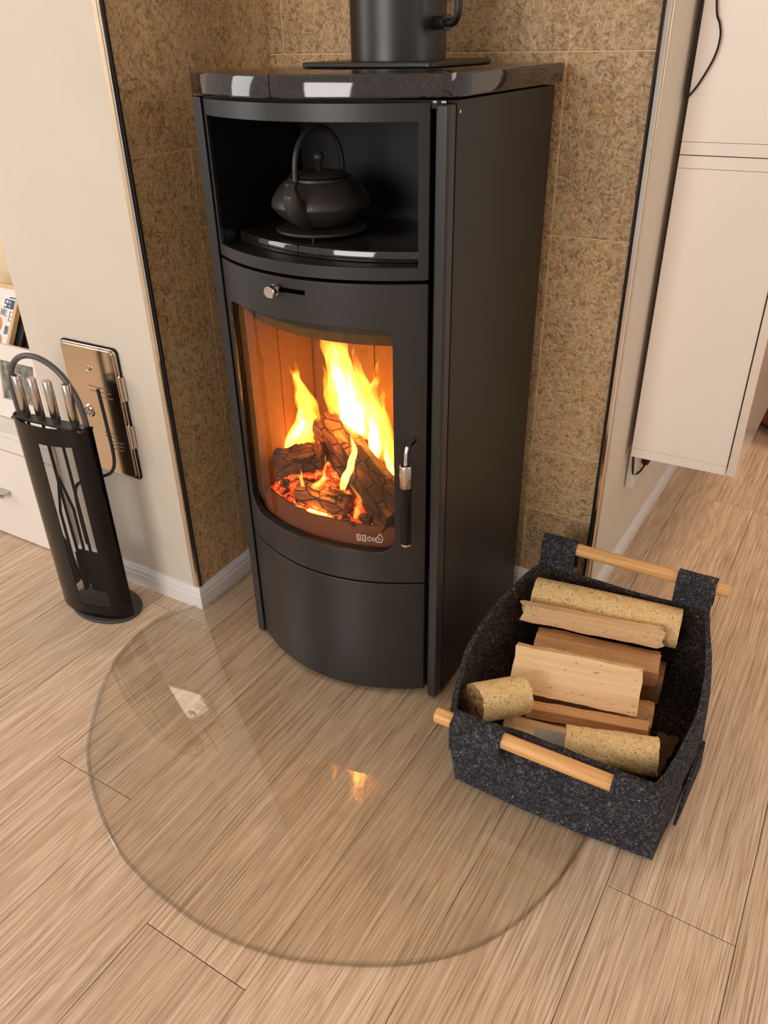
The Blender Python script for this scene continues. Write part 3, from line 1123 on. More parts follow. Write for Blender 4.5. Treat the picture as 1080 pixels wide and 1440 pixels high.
T = [
    # left flame
    ('flame', [(-1.000, 1.290, 0.470, 0.0207), (-0.998, 1.300, 0.510, 0.0299), (-0.978, 1.310, 0.550, 0.0276), (-0.953, 1.289, 0.601, 0.0196), (-0.936, 1.262, 0.655, 0.0172), (-0.928, 1.234, 0.706, 0.0092), (-0.907, 1.210, 0.750, 0.0010)]),
    ('flame_thin', [(-0.955, 1.310, 0.540, 0.0138), (-0.935, 1.296, 0.588, 0.0161), (-0.925, 1.269, 0.641, 0.0172), (-0.929, 1.248, 0.681, 0.0115), (-0.935, 1.221, 0.732, 0.0010)]),
    ('flame_core', [(-1.004, 1.280, 0.500, 0.0092), (-0.992, 1.285, 0.530, 0.0138), (-0.965, 1.287, 0.567, 0.0103), (-0.945, 1.263, 0.615, 0.0057), (-0.934, 1.236, 0.668, 0.0010)]),
    ('flame_thin', [(-0.955, 1.270, 0.530, 0.0069), (-0.950, 1.270, 0.560, 0.0092), (-0.923, 1.243, 0.615, 0.0010)]),
    # main plume
    ('flame', [(-0.880, 1.360, 0.550, 0.0345), (-0.862, 1.331, 0.615, 0.0437), (-0.853, 1.296, 0.681, 0.0391), (-0.843, 1.267, 0.732, 0.0299), (-0.847, 1.239, 0.781, 0.0184), (-0.852, 1.217, 0.830, 0.0010)]),
    ('flame', [(-0.847, 1.322, 0.615, 0.0299), (-0.837, 1.286, 0.681, 0.0299), (-0.827, 1.251, 0.744, 0.0253), (-0.806, 1.219, 0.799, 0.0161), (-0.792, 1.208, 0.844, 0.0115), (-0.789, 1.208, 0.863, 0.0020)]),
    ('flame_core', [(-0.868, 1.340, 0.530, 0.0230), (-0.857, 1.326, 0.588, 0.0299), (-0.846, 1.298, 0.641, 0.0230), (-0.843, 1.270, 0.694, 0.0126), (-0.834, 1.242, 0.744, 0.0057), (-0.824, 1.220, 0.781, 0.0010)]),
    ('flame_core', [(-0.850, 1.345, 0.550, 0.0161), (-0.837, 1.317, 0.615, 0.0161), (-0.824, 1.281, 0.681, 0.0092), (-0.809, 1.253, 0.732, 0.0010)]),
    ('flame_thin', [(-0.891, 1.309, 0.601, 0.0115), (-0.881, 1.281, 0.655, 0.0138), (-0.870, 1.260, 0.694, 0.0092), (-0.857, 1.232, 0.744, 0.0010)]),
    ('flame_core', [(-0.872, 1.340, 0.600, 0.014), (-0.862, 1.320, 0.650, 0.015), (-0.850, 1.270, 0.710, 0.014), (-0.832, 1.235, 0.760, 0.010), (-0.820, 1.215, 0.812, 0.002)]),
    ('flame_thin', [(-0.905, 1.370, 0.560, 0.014), (-0.915, 1.370, 0.620, 0.020), (-0.905, 1.350, 0.680, 0.020), (-0.880, 1.320, 0.740, 0.014), (-0.885, 1.300, 0.790, 0.001)]),
    ('flame_thin', [(-0.735, 1.370, 0.480, 0.020), (-0.745, 1.370, 0.560, 0.022), (-0.745, 1.350, 0.630, 0.014), (-0.730, 1.330, 0.700, 0.001)]),
    ('flame_thin', [(-0.985, 1.330, 0.500, 0.020), (-0.975, 1.330, 0.560, 0.024), (-0.985, 1.320, 0.610, 0.016), (-0.995, 1.310, 0.660, 0.001)]),
    # right plumes
    ('flame', [(-0.830, 1.350, 0.540, 0.0230), (-0.812, 1.329, 0.601, 0.0230), (-0.798, 1.300, 0.655, 0.0184), (-0.790, 1.272, 0.706, 0.0138), (-0.788, 1.244, 0.756, 0.0092), (-0.776, 1.219, 0.799, 0.0010)]),
    ('flame', [(-0.800, 1.350, 0.520, 0.0230), (-0.794, 1.343, 0.574, 0.0253), (-0.789, 1.315, 0.628, 0.0184), (-0.776, 1.286, 0.681, 0.0115), (-0.750, 1.258, 0.732, 0.0069), (-0.727, 1.226, 0.787, 0.0010)]),
    ('flame_core', [(-0.805, 1.330, 0.500, 0.0138), (-0.800, 1.330, 0.540, 0.0172), (-0.797, 1.316, 0.588, 0.0103), (-0.797, 1.295, 0.628, 0.0046), (-0.795, 1.274, 0.668, 0.0010)]),
    ('flame', [(-0.755, 1.320, 0.470, 0.0161), (-0.752, 1.320, 0.510, 0.0184), (-0.762, 1.320, 0.560, 0.0149), (-0.759, 1.292, 0.615, 0.0092), (-0.736, 1.258, 0.681, 0.0010)]),
    ('flame_core', [(-0.738, 1.300, 0.460, 0.0092), (-0.740, 1.300, 0.490, 0.0115), (-0.752, 1.300, 0.530, 0.0069), (-0.756, 1.293, 0.574, 0.0010)]),
    ('flame_thin', [(-0.715, 1.330, 0.450, 0.0161), (-0.718, 1.330, 0.510, 0.0184), (-0.724, 1.323, 0.574, 0.0138), (-0.704, 1.274, 0.668, 0.0010)]),
    ('flame_thin', [(-0.775, 1.340, 0.500, 0.0230), (-0.780, 1.340, 0.560, 0.0230), (-0.765, 1.298, 0.641, 0.0138), (-0.737, 1.263, 0.706, 0.0010)]),
    # small flames in front of the logs
    ('flame_core', [(-0.815, 1.215, 0.478, 0.0069), (-0.812, 1.220, 0.500, 0.0103), (-0.800, 1.225, 0.530, 0.0092), (-0.792, 1.230, 0.570, 0.0069), (-0.800, 1.235, 0.610, 0.0010)]),
    ('flame_core', [(-0.862, 1.195, 0.486, 0.0100), (-0.850, 1.200, 0.502, 0.0080), (-0.845, 1.200, 0.525, 0.0050), (-0.842, 1.200, 0.560, 0.0010)]),
    ('flame_core', [(-0.898, 1.185, 0.478, 0.0050), (-0.899, 1.185, 0.495, 0.0050), (-0.900, 1.185, 0.520, 0.0010)]),
    ('flame', [(-0.860, 1.195, 0.480, 0.0220), (-0.855, 1.195, 0.492, 0.0160), (-0.850, 1.195, 0.510, 0.0010)]),
    ('flame', [(-0.776, 1.200, 0.425, 0.0060), (-0.768, 1.200, 0.450, 0.0080), (-0.772, 1.210, 0.475, 0.0057), (-0.800, 1.215, 0.500, 0.0010)]),
    ('flame_core', [(-0.925, 1.178, 0.432, 0.0060), (-0.880, 1.170, 0.436, 0.0070), (-0.830, 1.172, 0.434, 0.0070), (-0.790, 1.185, 0.436, 0.0040)]),
]
for mat, pts in T:
    tongue(pts, mat)

# light given off by the fire
for (x, y, z, e, r) in ((-0.87, 1.30, 0.62, 0.35, 0.05), (-0.76, 1.28, 0.53, 0.2, 0.04), (-0.96, 1.27, 0.56, 0.15, 0.03), (-0.85, 1.19, 0.475, 0.16, 0.02)):
    l = bpy.data.lights.new('fire_light', 'POINT')
    l.energy = e
    l.color = (1.0, 0.36, 0.07)
    l.shadow_soft_size = r
    lo = bpy.data.objects.new('fire_light', l)
    COL.objects.link(lo)
    lo.location = (x, y, z)

# ================================================================ FLUE PIPE
F = thing('flue_pipe', (-0.802, 1.45, 1.257), 'wide black flue pipe with side lever rising from the stone top', 'flue pipe')
bm = bmesh.new()
lathe(bm, [(0.0, 0.0094), (0.0865, 0.0094), (0.0865, 1.185), (0.0, 1.185)], (-0.802, 1.45, 1.257), 64)
O('pipe', bm, 'steel', F)
bm = bmesh.new()
ngon_prism(bm, [(-0.927, 1.325), (-0.677, 1.325), (-0.669, 1.333), (-0.669, 1.567), (-0.677, 1.575), (-0.927, 1.575), (-0.935, 1.567), (-0.935, 1.333)], 'z', 1.2572, 1.2662)
O('cover_plate', bm, 'steel', F, bevel=0.003)
bm = bmesh.new()
tube(bm, [(-0.722, 1.435, 1.322), (-0.688, 1.412, 1.322)], 0.0105, 14)
tube(bm, [(-0.689, 1.413, 1.322), (-0.684, 1.410, 1.322)], 0.0125, 14)
tube(bm, spline([(-0.686, 1.411, 1.322), (-0.670, 1.402, 1.322), (-0.659, 1.395, 1.333), (-0.658, 1.394, 1.360), (-0.660, 1.395, 1.42)], 6), 0.0062, 12)
O('damper_lever', bm, 'black', F)

# ================================================================ TEAPOT
TC = (-0.888, 1.300, 0.9975)
TP = thing('teapot', TC, 'black cast iron teapot with hooped handle in the open niche of the stove', 'teapot')
prof = [(0.0, 0.002), (0.040, 0.0), (0.048, 0.002), (0.062, 0.009), (0.080, 0.022), (0.091, 0.035), (0.0935, 0.0395), (0.0925, 0.042)]
for k in range(23):
    t = k/22
    prof.append((0.0925 - 0.0245*t**1.5, 0.043+0.035*t))
prof += [(0.066, 0.0795), (0.064, 0.081), (0.060, 0.082), (0.059, 0.086), (0.054, 0.087), (0.0, 0.087)]


def studs(j, k, r, z):
    if 0.043 < z < 0.077:
        return 0.0008*math.sin(2*PI*(k/3+j/5))
    return 0


bm = bmesh.new()
lathe(bm, prof, TC, 240, studs)
O('pot_body', bm, 'iron', TP, smooth=50)
bm = bmesh.new()
lathe(bm, [(0.0, 0.0875), (0.051, 0.0875), (0.056, 0.089), (0.052, 0.0925), (0.030, 0.096), (0.008, 0.098), (0.005, 0.101), (0.0085, 0.105), (0.005, 0.109), (0.006, 0.111), (0.0105, 0.117), (0.0105, 0.123), (0.006, 0.128), (0.0, 0.129)], TC, 40)
O('lid', bm, 'iron', TP)
sd = Vector((0.10, -1.0, 0)).normalized()
bm = bmesh.new()
c = Vector(TC)
tube(bm, spline([c+sd*0.060+Vector((0, 0, 0.030)), c+sd*0.085+Vector((0, 0, 0.036)), c+sd*0.101+Vector((0, 0, 0.052)), c+sd*0.108+Vector((0, 0, 0.072)), c+sd*0.114+Vector((0, 0, 0.079))], 5), [0.027-0.0168*(i/20)**0.8 for i in range(21)], 20)
O('spout', bm, 'iron', TP)
bm = bmesh.new()
hd = Vector((0.22, 0.975, 0)).normalized()
hp = Vector((hd.y, -hd.x, 0))
pts = []
for k in range(29):
    a = PI*k/28
    s = math.cos(a)*(0.060 if True else 0)
    pts.append(c + hd*(-s*(1.0+0.0*math.sin(a))) + Vector((0, 0, 0.086 + 0.082*math.sin(a)**0.75)))
tube(bm, [c-hd*0.063+Vector((0, 0, 0.070))]+pts+[c+hd*0.063+Vector((0, 0, 0.070))], 0.0052, 12)
for s in (-1, 1):
    tube(bm, [c+hd*s*0.066+hp*0.012+Vector((0, 0, 0.076)), c+hd*s*0.066-hp*0.012+Vector((0, 0, 0.076))], 0.0085, 12)
O('hoop_handle', bm, 'iron', TP)
bm = bmesh.new()
tc2 = (TC[0]+0.004, TC[1]-0.008, 0.986)
tube(bm, [(tc2[0]+0.083*math.cos(2*PI*k/48), tc2[1]+0.083*math.sin(2*PI*k/48), 0.9945) for k in range(48)], 0.0030, 8, closed=True)
lathe(bm, [(0.0, 0.0066), (0.083, 0.0066), (0.083, 0.0106), (0.0, 0.0106)], tc2, 48)
tv = O('trivet', bm, 'iron', label='round black trivet under the iron teapot in the niche', cat='trivet')
for k in range(3):
    a = -1.2 + k*2*PI/3
    bm = bmesh.new()
    px_, py_ = tc2[0]+0.074*math.cos(a), tc2[1]+0.074*math.sin(a)
    tube(bm, [(px_, py_, 0.9856), (px_, py_, 0.9935)], [0.0025, 0.004], 10)
    O('foot', bm, 'iron', tv)

# ================================================================ FIREWOOD BASKET
BK = thing('firewood_basket', (-0.24, 1.27, 0.0105), 'charcoal grey felt basket full of firewood beside the stove', 'basket')


def loop(pts, n=120):
    """closed loop resampled to n points by arc length between given corners; pts carry (x, y, z)"""
    P = [Vector(p) for p in pts]
    m = len(P)
    D = [0]
    for i in range(m):
        D.append(D[-1]+(P[(i+1) % m]-P[i]).length)
    out = []
    for k in range(n):
        s = D[-1]*k/n
        i = max(j for j in range(m) if D[j] <= s)
        t = (s-D[i])/max(1e-9, D[i+1]-D[i])
        out.append(P[i].lerp(P[(i+1) % m], t))
    return out


def side_loop(fl, fr, br, bl, f, r, b, l, nseg=16):
    """corners plus the mid control offsets on each side"""
    out = []
    for a, c2, fn in ((fl, fr, f), (fr, br, r), (br, bl, b), (bl, fl, l)):
        a, c2 = Vector(a), Vector(c2)
        for k in range(nseg):
            t = k/nseg
            out.append(a.lerp(c2, t)+Vector(fn(t)))
    return out


zb = 0.0105
bot = side_loop((-0.434, 1.006, zb), (-0.042, 1.010, zb), (-0.030, 1.505, zb), (-0.445, 1.50, zb),
                lambda t: (0, -0.006*math.sin(PI*t), 0), lambda t: (0.012*math.sin(PI*t), 0, 0), lambda t: (0, 0, 0), lambda t: (-0.012*math.sin(PI*t), 0, 0))
top = side_loop((-0.448, 1.000, 0.200), (-0.060, 1.004, 0.202), (-0.078, 1.532, 0.215), (-0.462, 1.535, 0.215),
                lambda t: (0, 0.014*math.sin(PI*t), -0.016*math.sin(PI*t)**0.7),
                lambda t: (0.040*math.sin(PI*t)**0.8 if t < 0.5 else 0.040*math.sin(PI*t)**1.1, 0, -0.012*math.sin(PI*t)),
                lambda t: (0, 0.012*math.sin(PI*t), -0.018*math.sin(PI*t)),
                lambda t: (-0.052*math.sin(PI*t)**0.9, 0, -0.012*math.sin(PI*t)))
NL = 14
bm = bmesh.new()
n = len(bot)
cen = Vector((-0.25, 1.26, 0))
outer, inner = [], []
for j in range(NL+1):
    t = j/NL
    ro, ri = [], []
    for i in range(n):
        p = bot[i].lerp(top[i], t)
        r0 = (p-cen)
        r0.z = 0
        r0.normalize()
        w_ = 0.0045*noise.noise(Vector((p.x*14, p.y*14, p.z*16))) + 0.0015*noise.noise(p*70)
        p = p + r0*(0.006*math.sin(PI*t)+w_)
        ro.append(bm.verts.new(p))
        ri.append(bm.verts.new(p - r0*0.0120 + Vector((0, 0, 0.004 if j == 0 else 0))))
    outer.append(ro)
    inner.append(ri)
for L_ in (outer, inner):
    for A, B in zip(L_, L_[1:]):
        for i in range(n):
            f = bm.faces.new((A[i], A[(i+1) % n], B[(i+1) % n], B[i]))
            if L_ is inner:
                f.material_index = 1
for i in range(n):
    bm.faces.new((outer[-1][i], outer[-1][(i+1) % n], inner[-1][(i+1) % n], inner[-1][i]))
bm.faces.new(outer[0])
f = bm.faces.new(inner[0])
f.material_index = 1
O('basket_body', bm, 'felt', BK, mats=['felt_in'], smooth=70)


def ribbon(path, th, x0, x1, nx=8, seed=0):
    """felt strap: path in the yz plane swept in x with a slight wobble"""
    bm = bmesh.new()
    P = [Vector(p) for p in path]
    m = len(P)
    prof = []
    for sgn in (0.5, -0.5):
        row = []
        for i in range(m):
            d = (P[min(i+1, m-1)]-P[max(i-1, 0)]).normalized()
            row.append(P[i] + Vector((-d.y, d.x))*th*sgn)
        prof += row if sgn > 0 else row[::-1]
    k = len(prof)
    rings = []
    for s in range(nx+1):
        x = x0+(x1-x0)*s/nx
        rings.append([bm.verts.new((x+0.002*noise.noise(Vector((p.x*50, p.y*50, seed))), p.x+0.0010*noise.noise(Vector((x*60, i*0.6, seed))), p.y+0.0010*noise.noise(Vector((x*60, i*0.6, seed+9))))) for i, p in enumerate(prof)])
    for A, B in zip(rings, rings[1:]):
        for i in range(k):
            bm.faces.new((A[i], A[(i+1) % k], B[(i+1) % k], B[i]))
    bm.faces.new(rings[0])
    bm.faces.new(rings[-1])
    return bm


def strap_path(yc, zc, r, y_out, z_out, y_in, z_in, sgn):
    """from the outer flap end up over the rod and down on the wall"""
    P = [(y_out, z_out)]
    if zc - z_out > 0.03:
        P.append((y_out, (z_out+zc-0.012)/2))
    for k in range(9):
        a = PI + (-PI)*k/8
        P.append((yc + r*math.cos(a)*sgn, zc + r*math.sin(a)))
    P.append((y_in, (z_in+zc)/2))
    P.append((y_in, z_in))
    return P


RR = 0.0145
fy, fz = 0.972, 0.206
for (x0, x1, sd_) in ((-0.428, -0.330, 1), (-0.130, -0.050, 2)):
    O('rod_strap', ribbon(strap_path(fy, fz, RR+0.0035, 0.9545, 0.150, 0.994, 0.150, 1), 0.0055, x0, x1, seed=sd_), 'felt', BK)
ry, rz = 1.553, 0.262
for (x0, x1, sd_) in ((-0.468, -0.386, 3), (-0.156, -0.074, 4)):
    O('rod_strap', ribbon(strap_path(ry, rz, RR+0.0035, 1.572, 0.200, 1.5345, 0.175, -1), 0.0055, x0, x1, seed=sd_), 'felt', BK)


def rod(a, b, lab):
    bm = bmesh.new()
    a, b = Vector(a), Vector(b)
    d = (b-a).normalized()
    tube(bm, [a, a+d*0.0015, b-d*0.0015, b], [RR-0.0015, RR, RR, RR-0.0015], 24)
    return O('carrying_rod', bm, 'rod', BK, label=lab)


rod((-0.465, fy, fz-0.001), (-0.110, fy, fz+0.001), 'pale wooden rod along the near rim')
rod((-0.402, ry, rz), (-0.046, ry, rz-0.001), 'pale wooden rod along the far rim')
bm = bmesh.new()
q = [(-0.027, 1.105, 0.012), (-0.024, 1.115, 0.120), (-0.017, 1.238, 0.118), (-0.014, 1.275, 0.012)]
vs = [bm.verts.new(p) for p in q] + [bm.verts.new((p[0]+0.006, p[1], p[2])) for p in q]
for f in ((0, 1, 2, 3), (7, 6, 5, 4), (0, 4, 5, 1), (1, 5, 6, 2), (2, 6, 7, 3), (3, 7, 4, 0)):
    bm.faces.new([vs[i] for i in f])
O('side_pocket', bm, 'felt', BK)

# ---- firewood in the basket
G1, G2 = 'pressed wood briquettes in the basket', 'split logs in the basket'
log_prism('briquette', (-0.447, 1.452, 0.172), (-0.124, 1.490, 0.172), circ(0.045, 20), 'briq', 'long round pressed wood briquette at the back of the basket', 'briquette', G1, 0.0008, sub=2, seed=11, ragged=0.001)
log_prism('briquette', (-0.426, 1.058, 0.176), (-0.358, 1.148, 0.156), circ(0.040, 20), 'briq', 'short briquette at the left of the basket with a dark broken end', 'briquette', G1, 0.001, sub=2, endmat=('briq_end', 1), seed=12, ragged=0.005)
log_prism('briquette', (-0.243, 1.080, 0.140), (-0.082, 1.125, 0.148), circ(0.036, 20), 'briq', 'crumbly round briquette at the near right corner of the basket', 'briquette', G1, 0.0025, sub=2, seed=13, ragged=0.004)
log_prism('split_log', (-0.445, 1.368, 0.190), (-0.150, 1.420, 0.190), [(-0.010, -0.024), (0.012, -0.024), (0.013, 0.016), (-0.008, 0.020)], 'split', 'flat split log with a ragged right end against the long briquette', 'firewood', G2, 0.0025, seed=14, ragged=0.018)
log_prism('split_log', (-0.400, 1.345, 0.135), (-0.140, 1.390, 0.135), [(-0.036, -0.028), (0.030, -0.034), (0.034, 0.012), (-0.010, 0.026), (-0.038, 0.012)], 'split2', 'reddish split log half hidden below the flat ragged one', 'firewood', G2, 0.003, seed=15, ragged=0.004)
log_prism('split_log', (-0.405, 1.222, 0.165), (-0.152, 1.272, 0.165), [(-0.052, -0.030), (0.030, -0.046), (0.044, 0.018), (0.016, 0.034)], 'split', 'largest pale split log lying on top in the middle of the basket', 'firewood', G2, 0.003, seed=16, ragged=0.004)
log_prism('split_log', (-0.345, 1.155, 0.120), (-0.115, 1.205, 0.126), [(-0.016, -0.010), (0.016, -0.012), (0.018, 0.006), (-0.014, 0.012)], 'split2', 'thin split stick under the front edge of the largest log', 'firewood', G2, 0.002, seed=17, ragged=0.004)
log_prism('split_log', (-0.380, 1.115, 0.080), (-0.100, 1.172, 0.082), [(-0.036, -0.026), (0.034, -0.026), (0.034, 0.010), (0.010, 0.026), (-0.034, 0.016)], 'split', 'split log lying below the crumbly briquette behind the near rod', 'firewood', G2, 0.003, seed=18, ragged=0.004)
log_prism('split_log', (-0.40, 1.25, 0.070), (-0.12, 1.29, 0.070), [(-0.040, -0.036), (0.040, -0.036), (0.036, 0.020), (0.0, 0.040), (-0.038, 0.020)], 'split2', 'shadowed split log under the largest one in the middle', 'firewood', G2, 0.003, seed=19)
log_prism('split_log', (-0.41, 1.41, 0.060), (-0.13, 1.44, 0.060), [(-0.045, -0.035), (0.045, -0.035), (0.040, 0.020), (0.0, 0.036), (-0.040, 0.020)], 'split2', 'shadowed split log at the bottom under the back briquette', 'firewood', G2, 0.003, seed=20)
log_prism('bark_piece', (-0.092, 1.16, 0.055), (-0.080, 1.27, 0.060), [(-0.024, -0.012), (0.024, -0.012), (0.02, 0.008), (-0.02, 0.012)], 'bark', 'dark piece of bark deep in the right corner of the basket', 'bark', None, 0.006, seed=21, ragged=0.01)
bm = bmesh.new()
box(bm, -0.030, 0.030, -0.0008, 0.0008, -0.026, 0.026, Matrix.Translation((-0.270, 1.064, 0.140)) @ Matrix.Rotation(0.22, 4, 'Z') @ Matrix.Rotation(-0.75, 4, 'X'))
O('paper_card', bm, 'card', label='small grey card beside the crumbly briquette in the basket', cat='card')

# ================================================================ TOOL STAND
TSx, TSy = -1.522, 1.072
TS = thing('fireside_tool_stand', (TSx, TSy, 0.0), 'black curved fireside tool stand with arched handle beside the white wall', 'tool stand')


def sh(t, r=1.0, dz=0):
    """point on the shell: t 0 = left end, 1 = right end"""
    a = PI*t
    u = -math.cos(a)*0.116*r
    v = -math.sin(a)*0.052*r
    return (TSx + u - v*0.10, TSy + v + u*0.10)


def shell(t0, t1, z0, z1, th=0.0025, n=24):
    bm = bmesh.new()
    rg = []
    for i in range(n+1):
        t = t0+(t1-t0)*i/n
        o_ = sh(t)
        i_ = sh(t, 1-th/0.06)
        rg.append([bm.verts.new((*o_, z0)), bm.verts.new((*o_, z1)), bm.verts.new((*i_, z1)), bm.verts.new((*i_, z0))])
    for A, B in zip(rg, rg[1:]):
        for k in range(4):
            bm.faces.new((A[k], A[(k+1) % 4], B[(k+1) % 4], B[k]))
    bm.faces.new(rg[0])
    bm.faces.new(rg[-1])
    return bm


bm = bmesh.new()
pr = [(TSx+0.012+0.108*math.cos(2*PI*k/48), TSy+0.012+0.074*math.sin(2*PI*k/48)) for k in range(48)]
ngon_prism(bm, pr, 'z', 0.0006, 0.009)
O('base_plate', bm, 'grey_plate', TS, bevel=0.002)
O('top_band', shell(0, 1, 0.508, 0.553), 'gloss_black', TS)
O('bottom_band', shell(0, 1, 0.0095, 0.045), 'gloss_black', TS)
O('shell_side', shell(0, 0.47, 0.045, 0.508), 'gloss_black', TS)
O('shell_side', shell(0.74, 1.0, 0.045, 0.508), 'gloss_black', TS)
O('mesh_panel', shell(0.47, 0.74, 0.045, 0.508, 0.001), 'screen', TS, label='see-through fine mesh window')
a, b = sh(0), sh(1)
dx = Vector((b[0]-a[0], b[1]-a[1])).normalized()
nx_ = Vector((-dx.y, dx.x))
bm = bmesh.new()
pp = []
for t in [i/16 for i in range(17)]:
    p = sh(t, 0.93)
    pp.append(p)
pl = [(a[0]+dx.x*0.012, a[1]+dx.y*0.012-0.026), (b[0]-dx.x*0.006, b[1]-0.030), (b[0]-dx.x*0.002, b[1]+0.004), (a[0]+dx.x*0.006, a[1]+0.006)]
ngon_prism(bm, pl, 'z', 0.545, 0.550)
O('holder_plate', bm, 'grey_plate', TS)
bm = bmesh.new()
A_ = Vector((a[0]+0.012, a[1]+0.0, 0))
B_ = Vector((b[0]-0.012, b[1]-0.004, 0))
pts = []
for k in range(33):
    an = PI*k/32
    q_ = A_.lerp(B_, (1-math.cos(an))/2)
    pts.append((q_.x-0.020*math.sin(an), q_.y, 0.53 + 0.172*math.sin(an)**0.62))
tube(bm, [(A_.x, A_.y, 0.50)]+pts+[(B_.x, B_.y, 0.50)], 0.0068, 14)
O('arched_handle', bm, 'grey_metal', TS)
for k, (u) in enumerate((0.06, 0.94)):
    q_ = A_.lerp(B_, u)
# tools hang in the stand
TL = 'tools in the fireside stand'


def tool(u, lab, cat, head, name):
    q_ = Vector((a[0], a[1], 0)).lerp(Vector((b[0], b[1], 0)), u)
    x, y = q_.x, q_.y-0.012
    t = thing(name, (x, y, 0.06), lab, cat, TL)
    bm = bmesh.new()
    tube(bm, [(x, y, 0.5505), (x, y, 0.562)], [0.0085, 0.0115], 16)
    O('collar', bm, 'grey_plate', t)
    bm = bmesh.new()
    tube(bm, [(x, y, 0.562), (x, y, 0.5635), (x, y, 0.652), (x, y, 0.6535)], [0.0095, 0.0105, 0.0105, 0.0095], 24)
    O('handle', bm, 'brushed', t, label='brushed steel handle')
    bm = bmesh.new()
    tube(bm, [(x, y, 0.5495), (x, y+0.002, 0.30), (x, y+0.004, 0.16)], 0.0038, 10)
    O('shaft', bm, 'black', t)
    bm = bmesh.new()
    head(bm, x, y+0.004)
    O('head', bm, 'black', t, bevel=0.001)
    return t


def h_brush(bm, x, y):
    tube(bm, [(x-0.012, y, 0.21), (x-0.010, y, 0.17), (x-0.006, y, 0.08), (x-0.004, y, 0.065)], [0.012, 0.022, 0.027, 0.022], 14)


def h_shovel(bm, x, y):
    box(bm, -0.032, 0.032, -0.004, 0.0, -0.135, 0.0, Matrix.Translation((x+0.012, y-0.010, 0.20)) @ Matrix.Rotation(0.16, 4, 'Z') @ Matrix.Rotation(0.08, 4, 'X'))
    box(bm, -0.034, -0.030, -0.018, 0.0, -0.12, 0.0, Matrix.Translation((x+0.012, y-0.010, 0.20)) @ Matrix.Rotation(0.16, 4, 'Z'))


def h_poker(bm, x, y):
    tube(bm, [(x, y, 0.16), (x, y, 0.10), (x+0.004, y-0.004, 0.075), (x+0.018, y-0.010, 0.07)], [0.004, 0.005, 0.006, 0.003], 10)


def h_tongs(bm, x, y):
    for s in (-1, 1):
        tube(bm, [(x, y, 0.40), (x+0.010*s, y+0.012*s, 0.30), (x+0.012*s, y+0.010*s, 0.14), (x+0.004*s, y+0.002, 0.07)], [0.0032, 0.004, 0.004, 0.006], 8)


tool(0.20, 'leftmost steel-handled tool in the stand, a hearth brush', 'brush', h_brush, 'hearth_brush')
tool(0.40, 'second steel-handled tool from the left in the stand', 'tongs', h_tongs, 'fire_tongs')
tool(0.60, 'third steel-handled tool from the left, with a flat black shovel blade', 'shovel', h_shovel, 'ash_shovel')
tool(0.84, 'rightmost steel-handled tool, under the arch of the stand', 'poker', h_poker, 'fire_poker')
# bent black rod clipped to the stand
bm = bmesh.new()
tube(bm, spline([(-1.386, 1.105, 0.640), (-1.382, 1.105, 0.55), (-1.380, 1.104, 0.47), (-1.392, 1.100, 0.432), (-1.425, 1.095, 0.412), (-1.475, 1.090, 0.392), (-1.520, 1.088, 0.365), (-1.535, 1.088, 0.315), (-1.535, 1.088, 0.19)], 6), 0.0042, 12)
O('bent_rod', bm, 'black', label='bent black iron rod hooked through the right side of the tool stand', cat='rod')

# ================================================================ ACCESS DOOR ON THE WHITE WALL
AD = thing('access_door', (-1.51, 1.2045, 0.355), 'polished steel access door with rounded corners set in the white wall', 'wall hatch')


def plate(x0, x1, z0, z1, r, y0, y1, mat, nm, par, bev=0.0, lab=None):
    bm = bmesh.new()
    ngon_prism(bm, rrect(x0, x1, z0, z1, r, 2, 2), 'y', y0, y1)
    return O(nm, bm, mat, par, bevel=bev, label=lab)


plate(-1.604, -1.413, 0.352, 0.697, 0.014, 1.2010, 1.2045, 'deep', 'frame_gap', AD)
plate(-1.601, -1.416, 0.355, 0.694, 0.013, 1.1965, 1.2010, 'chrome', 'door_frame', AD, 0.0015)
dl = plate(-1.597, -1.424, 0.360, 0.689, 0.011, 1.1935, 1.1965, 'mirror', 'door_leaf', AD, 0.0015)
for z in (0.475, 0.60):
    bm = bmesh.new()
    tube(bm, [(-1.4165, 1.1925, z-0.030), (-1.4165, 1.1925, z+0.030)], 0.004, 10)
    box(bm, -1.4165, -1.408, 1.196, 1.201, z-0.03, z+0.03)
    O('hinge', bm, 'chrome', AD)
for (x, z, r) in ((-1.545, 0.520, 0.017), (-1.512, 0.636, 0.006)):
    bm = bmesh.new()
    rings = []
    for rr_, y in ((r, 1.1935), (r, 1.191), (r*0.85, 1.189), (r*0.7, 1.1895), (r*0.62, 1.1925)):
        rings.append([bm.verts.new((x+rr_*math.cos(2*PI*k/24), y, z+rr_*math.sin(2*PI*k/24))) for k in range(24)])
    for A, B in zip(rings, rings[1:]):
        for k in range(24):
            bm.faces.new((A[k], A[(k+1) % 24], B[(k+1) % 24], B[k]))
    bm.faces.new(rings[-1])
    if r > 0.01:
        box(bm, x-0.002, x+0.002, 1.188, 1.193, z-0.010, z+0.010)
        box(bm, x-0.010, x+0.010, 1.188, 1.193, z-0.002, z+0.002)
    O('lock' if r > 0.01 else 'rivet', bm, 'chrome', AD)
bm = bmesh.new()
for (x0, x1, z) in ((-1.530, -1.462, 0.590), (-1.525, -1.455, 0.578), (-1.500, -1.450, 0.566), (-1.505, -1.468, 0.470), (-1.505, -1.462, 0.460), (-1.500, -1.445, 0.448), (-1.490, -1.445, 0.438), (-1.485, -1.450, 0.428)):
    xx = x0
    while xx < x1:
        wd = random.uniform(0.003, 0.008)
        box(bm, xx, min(x1, xx+wd), 1.1930, 1.1936, z, z+0.0028)
        xx += wd+0.0018
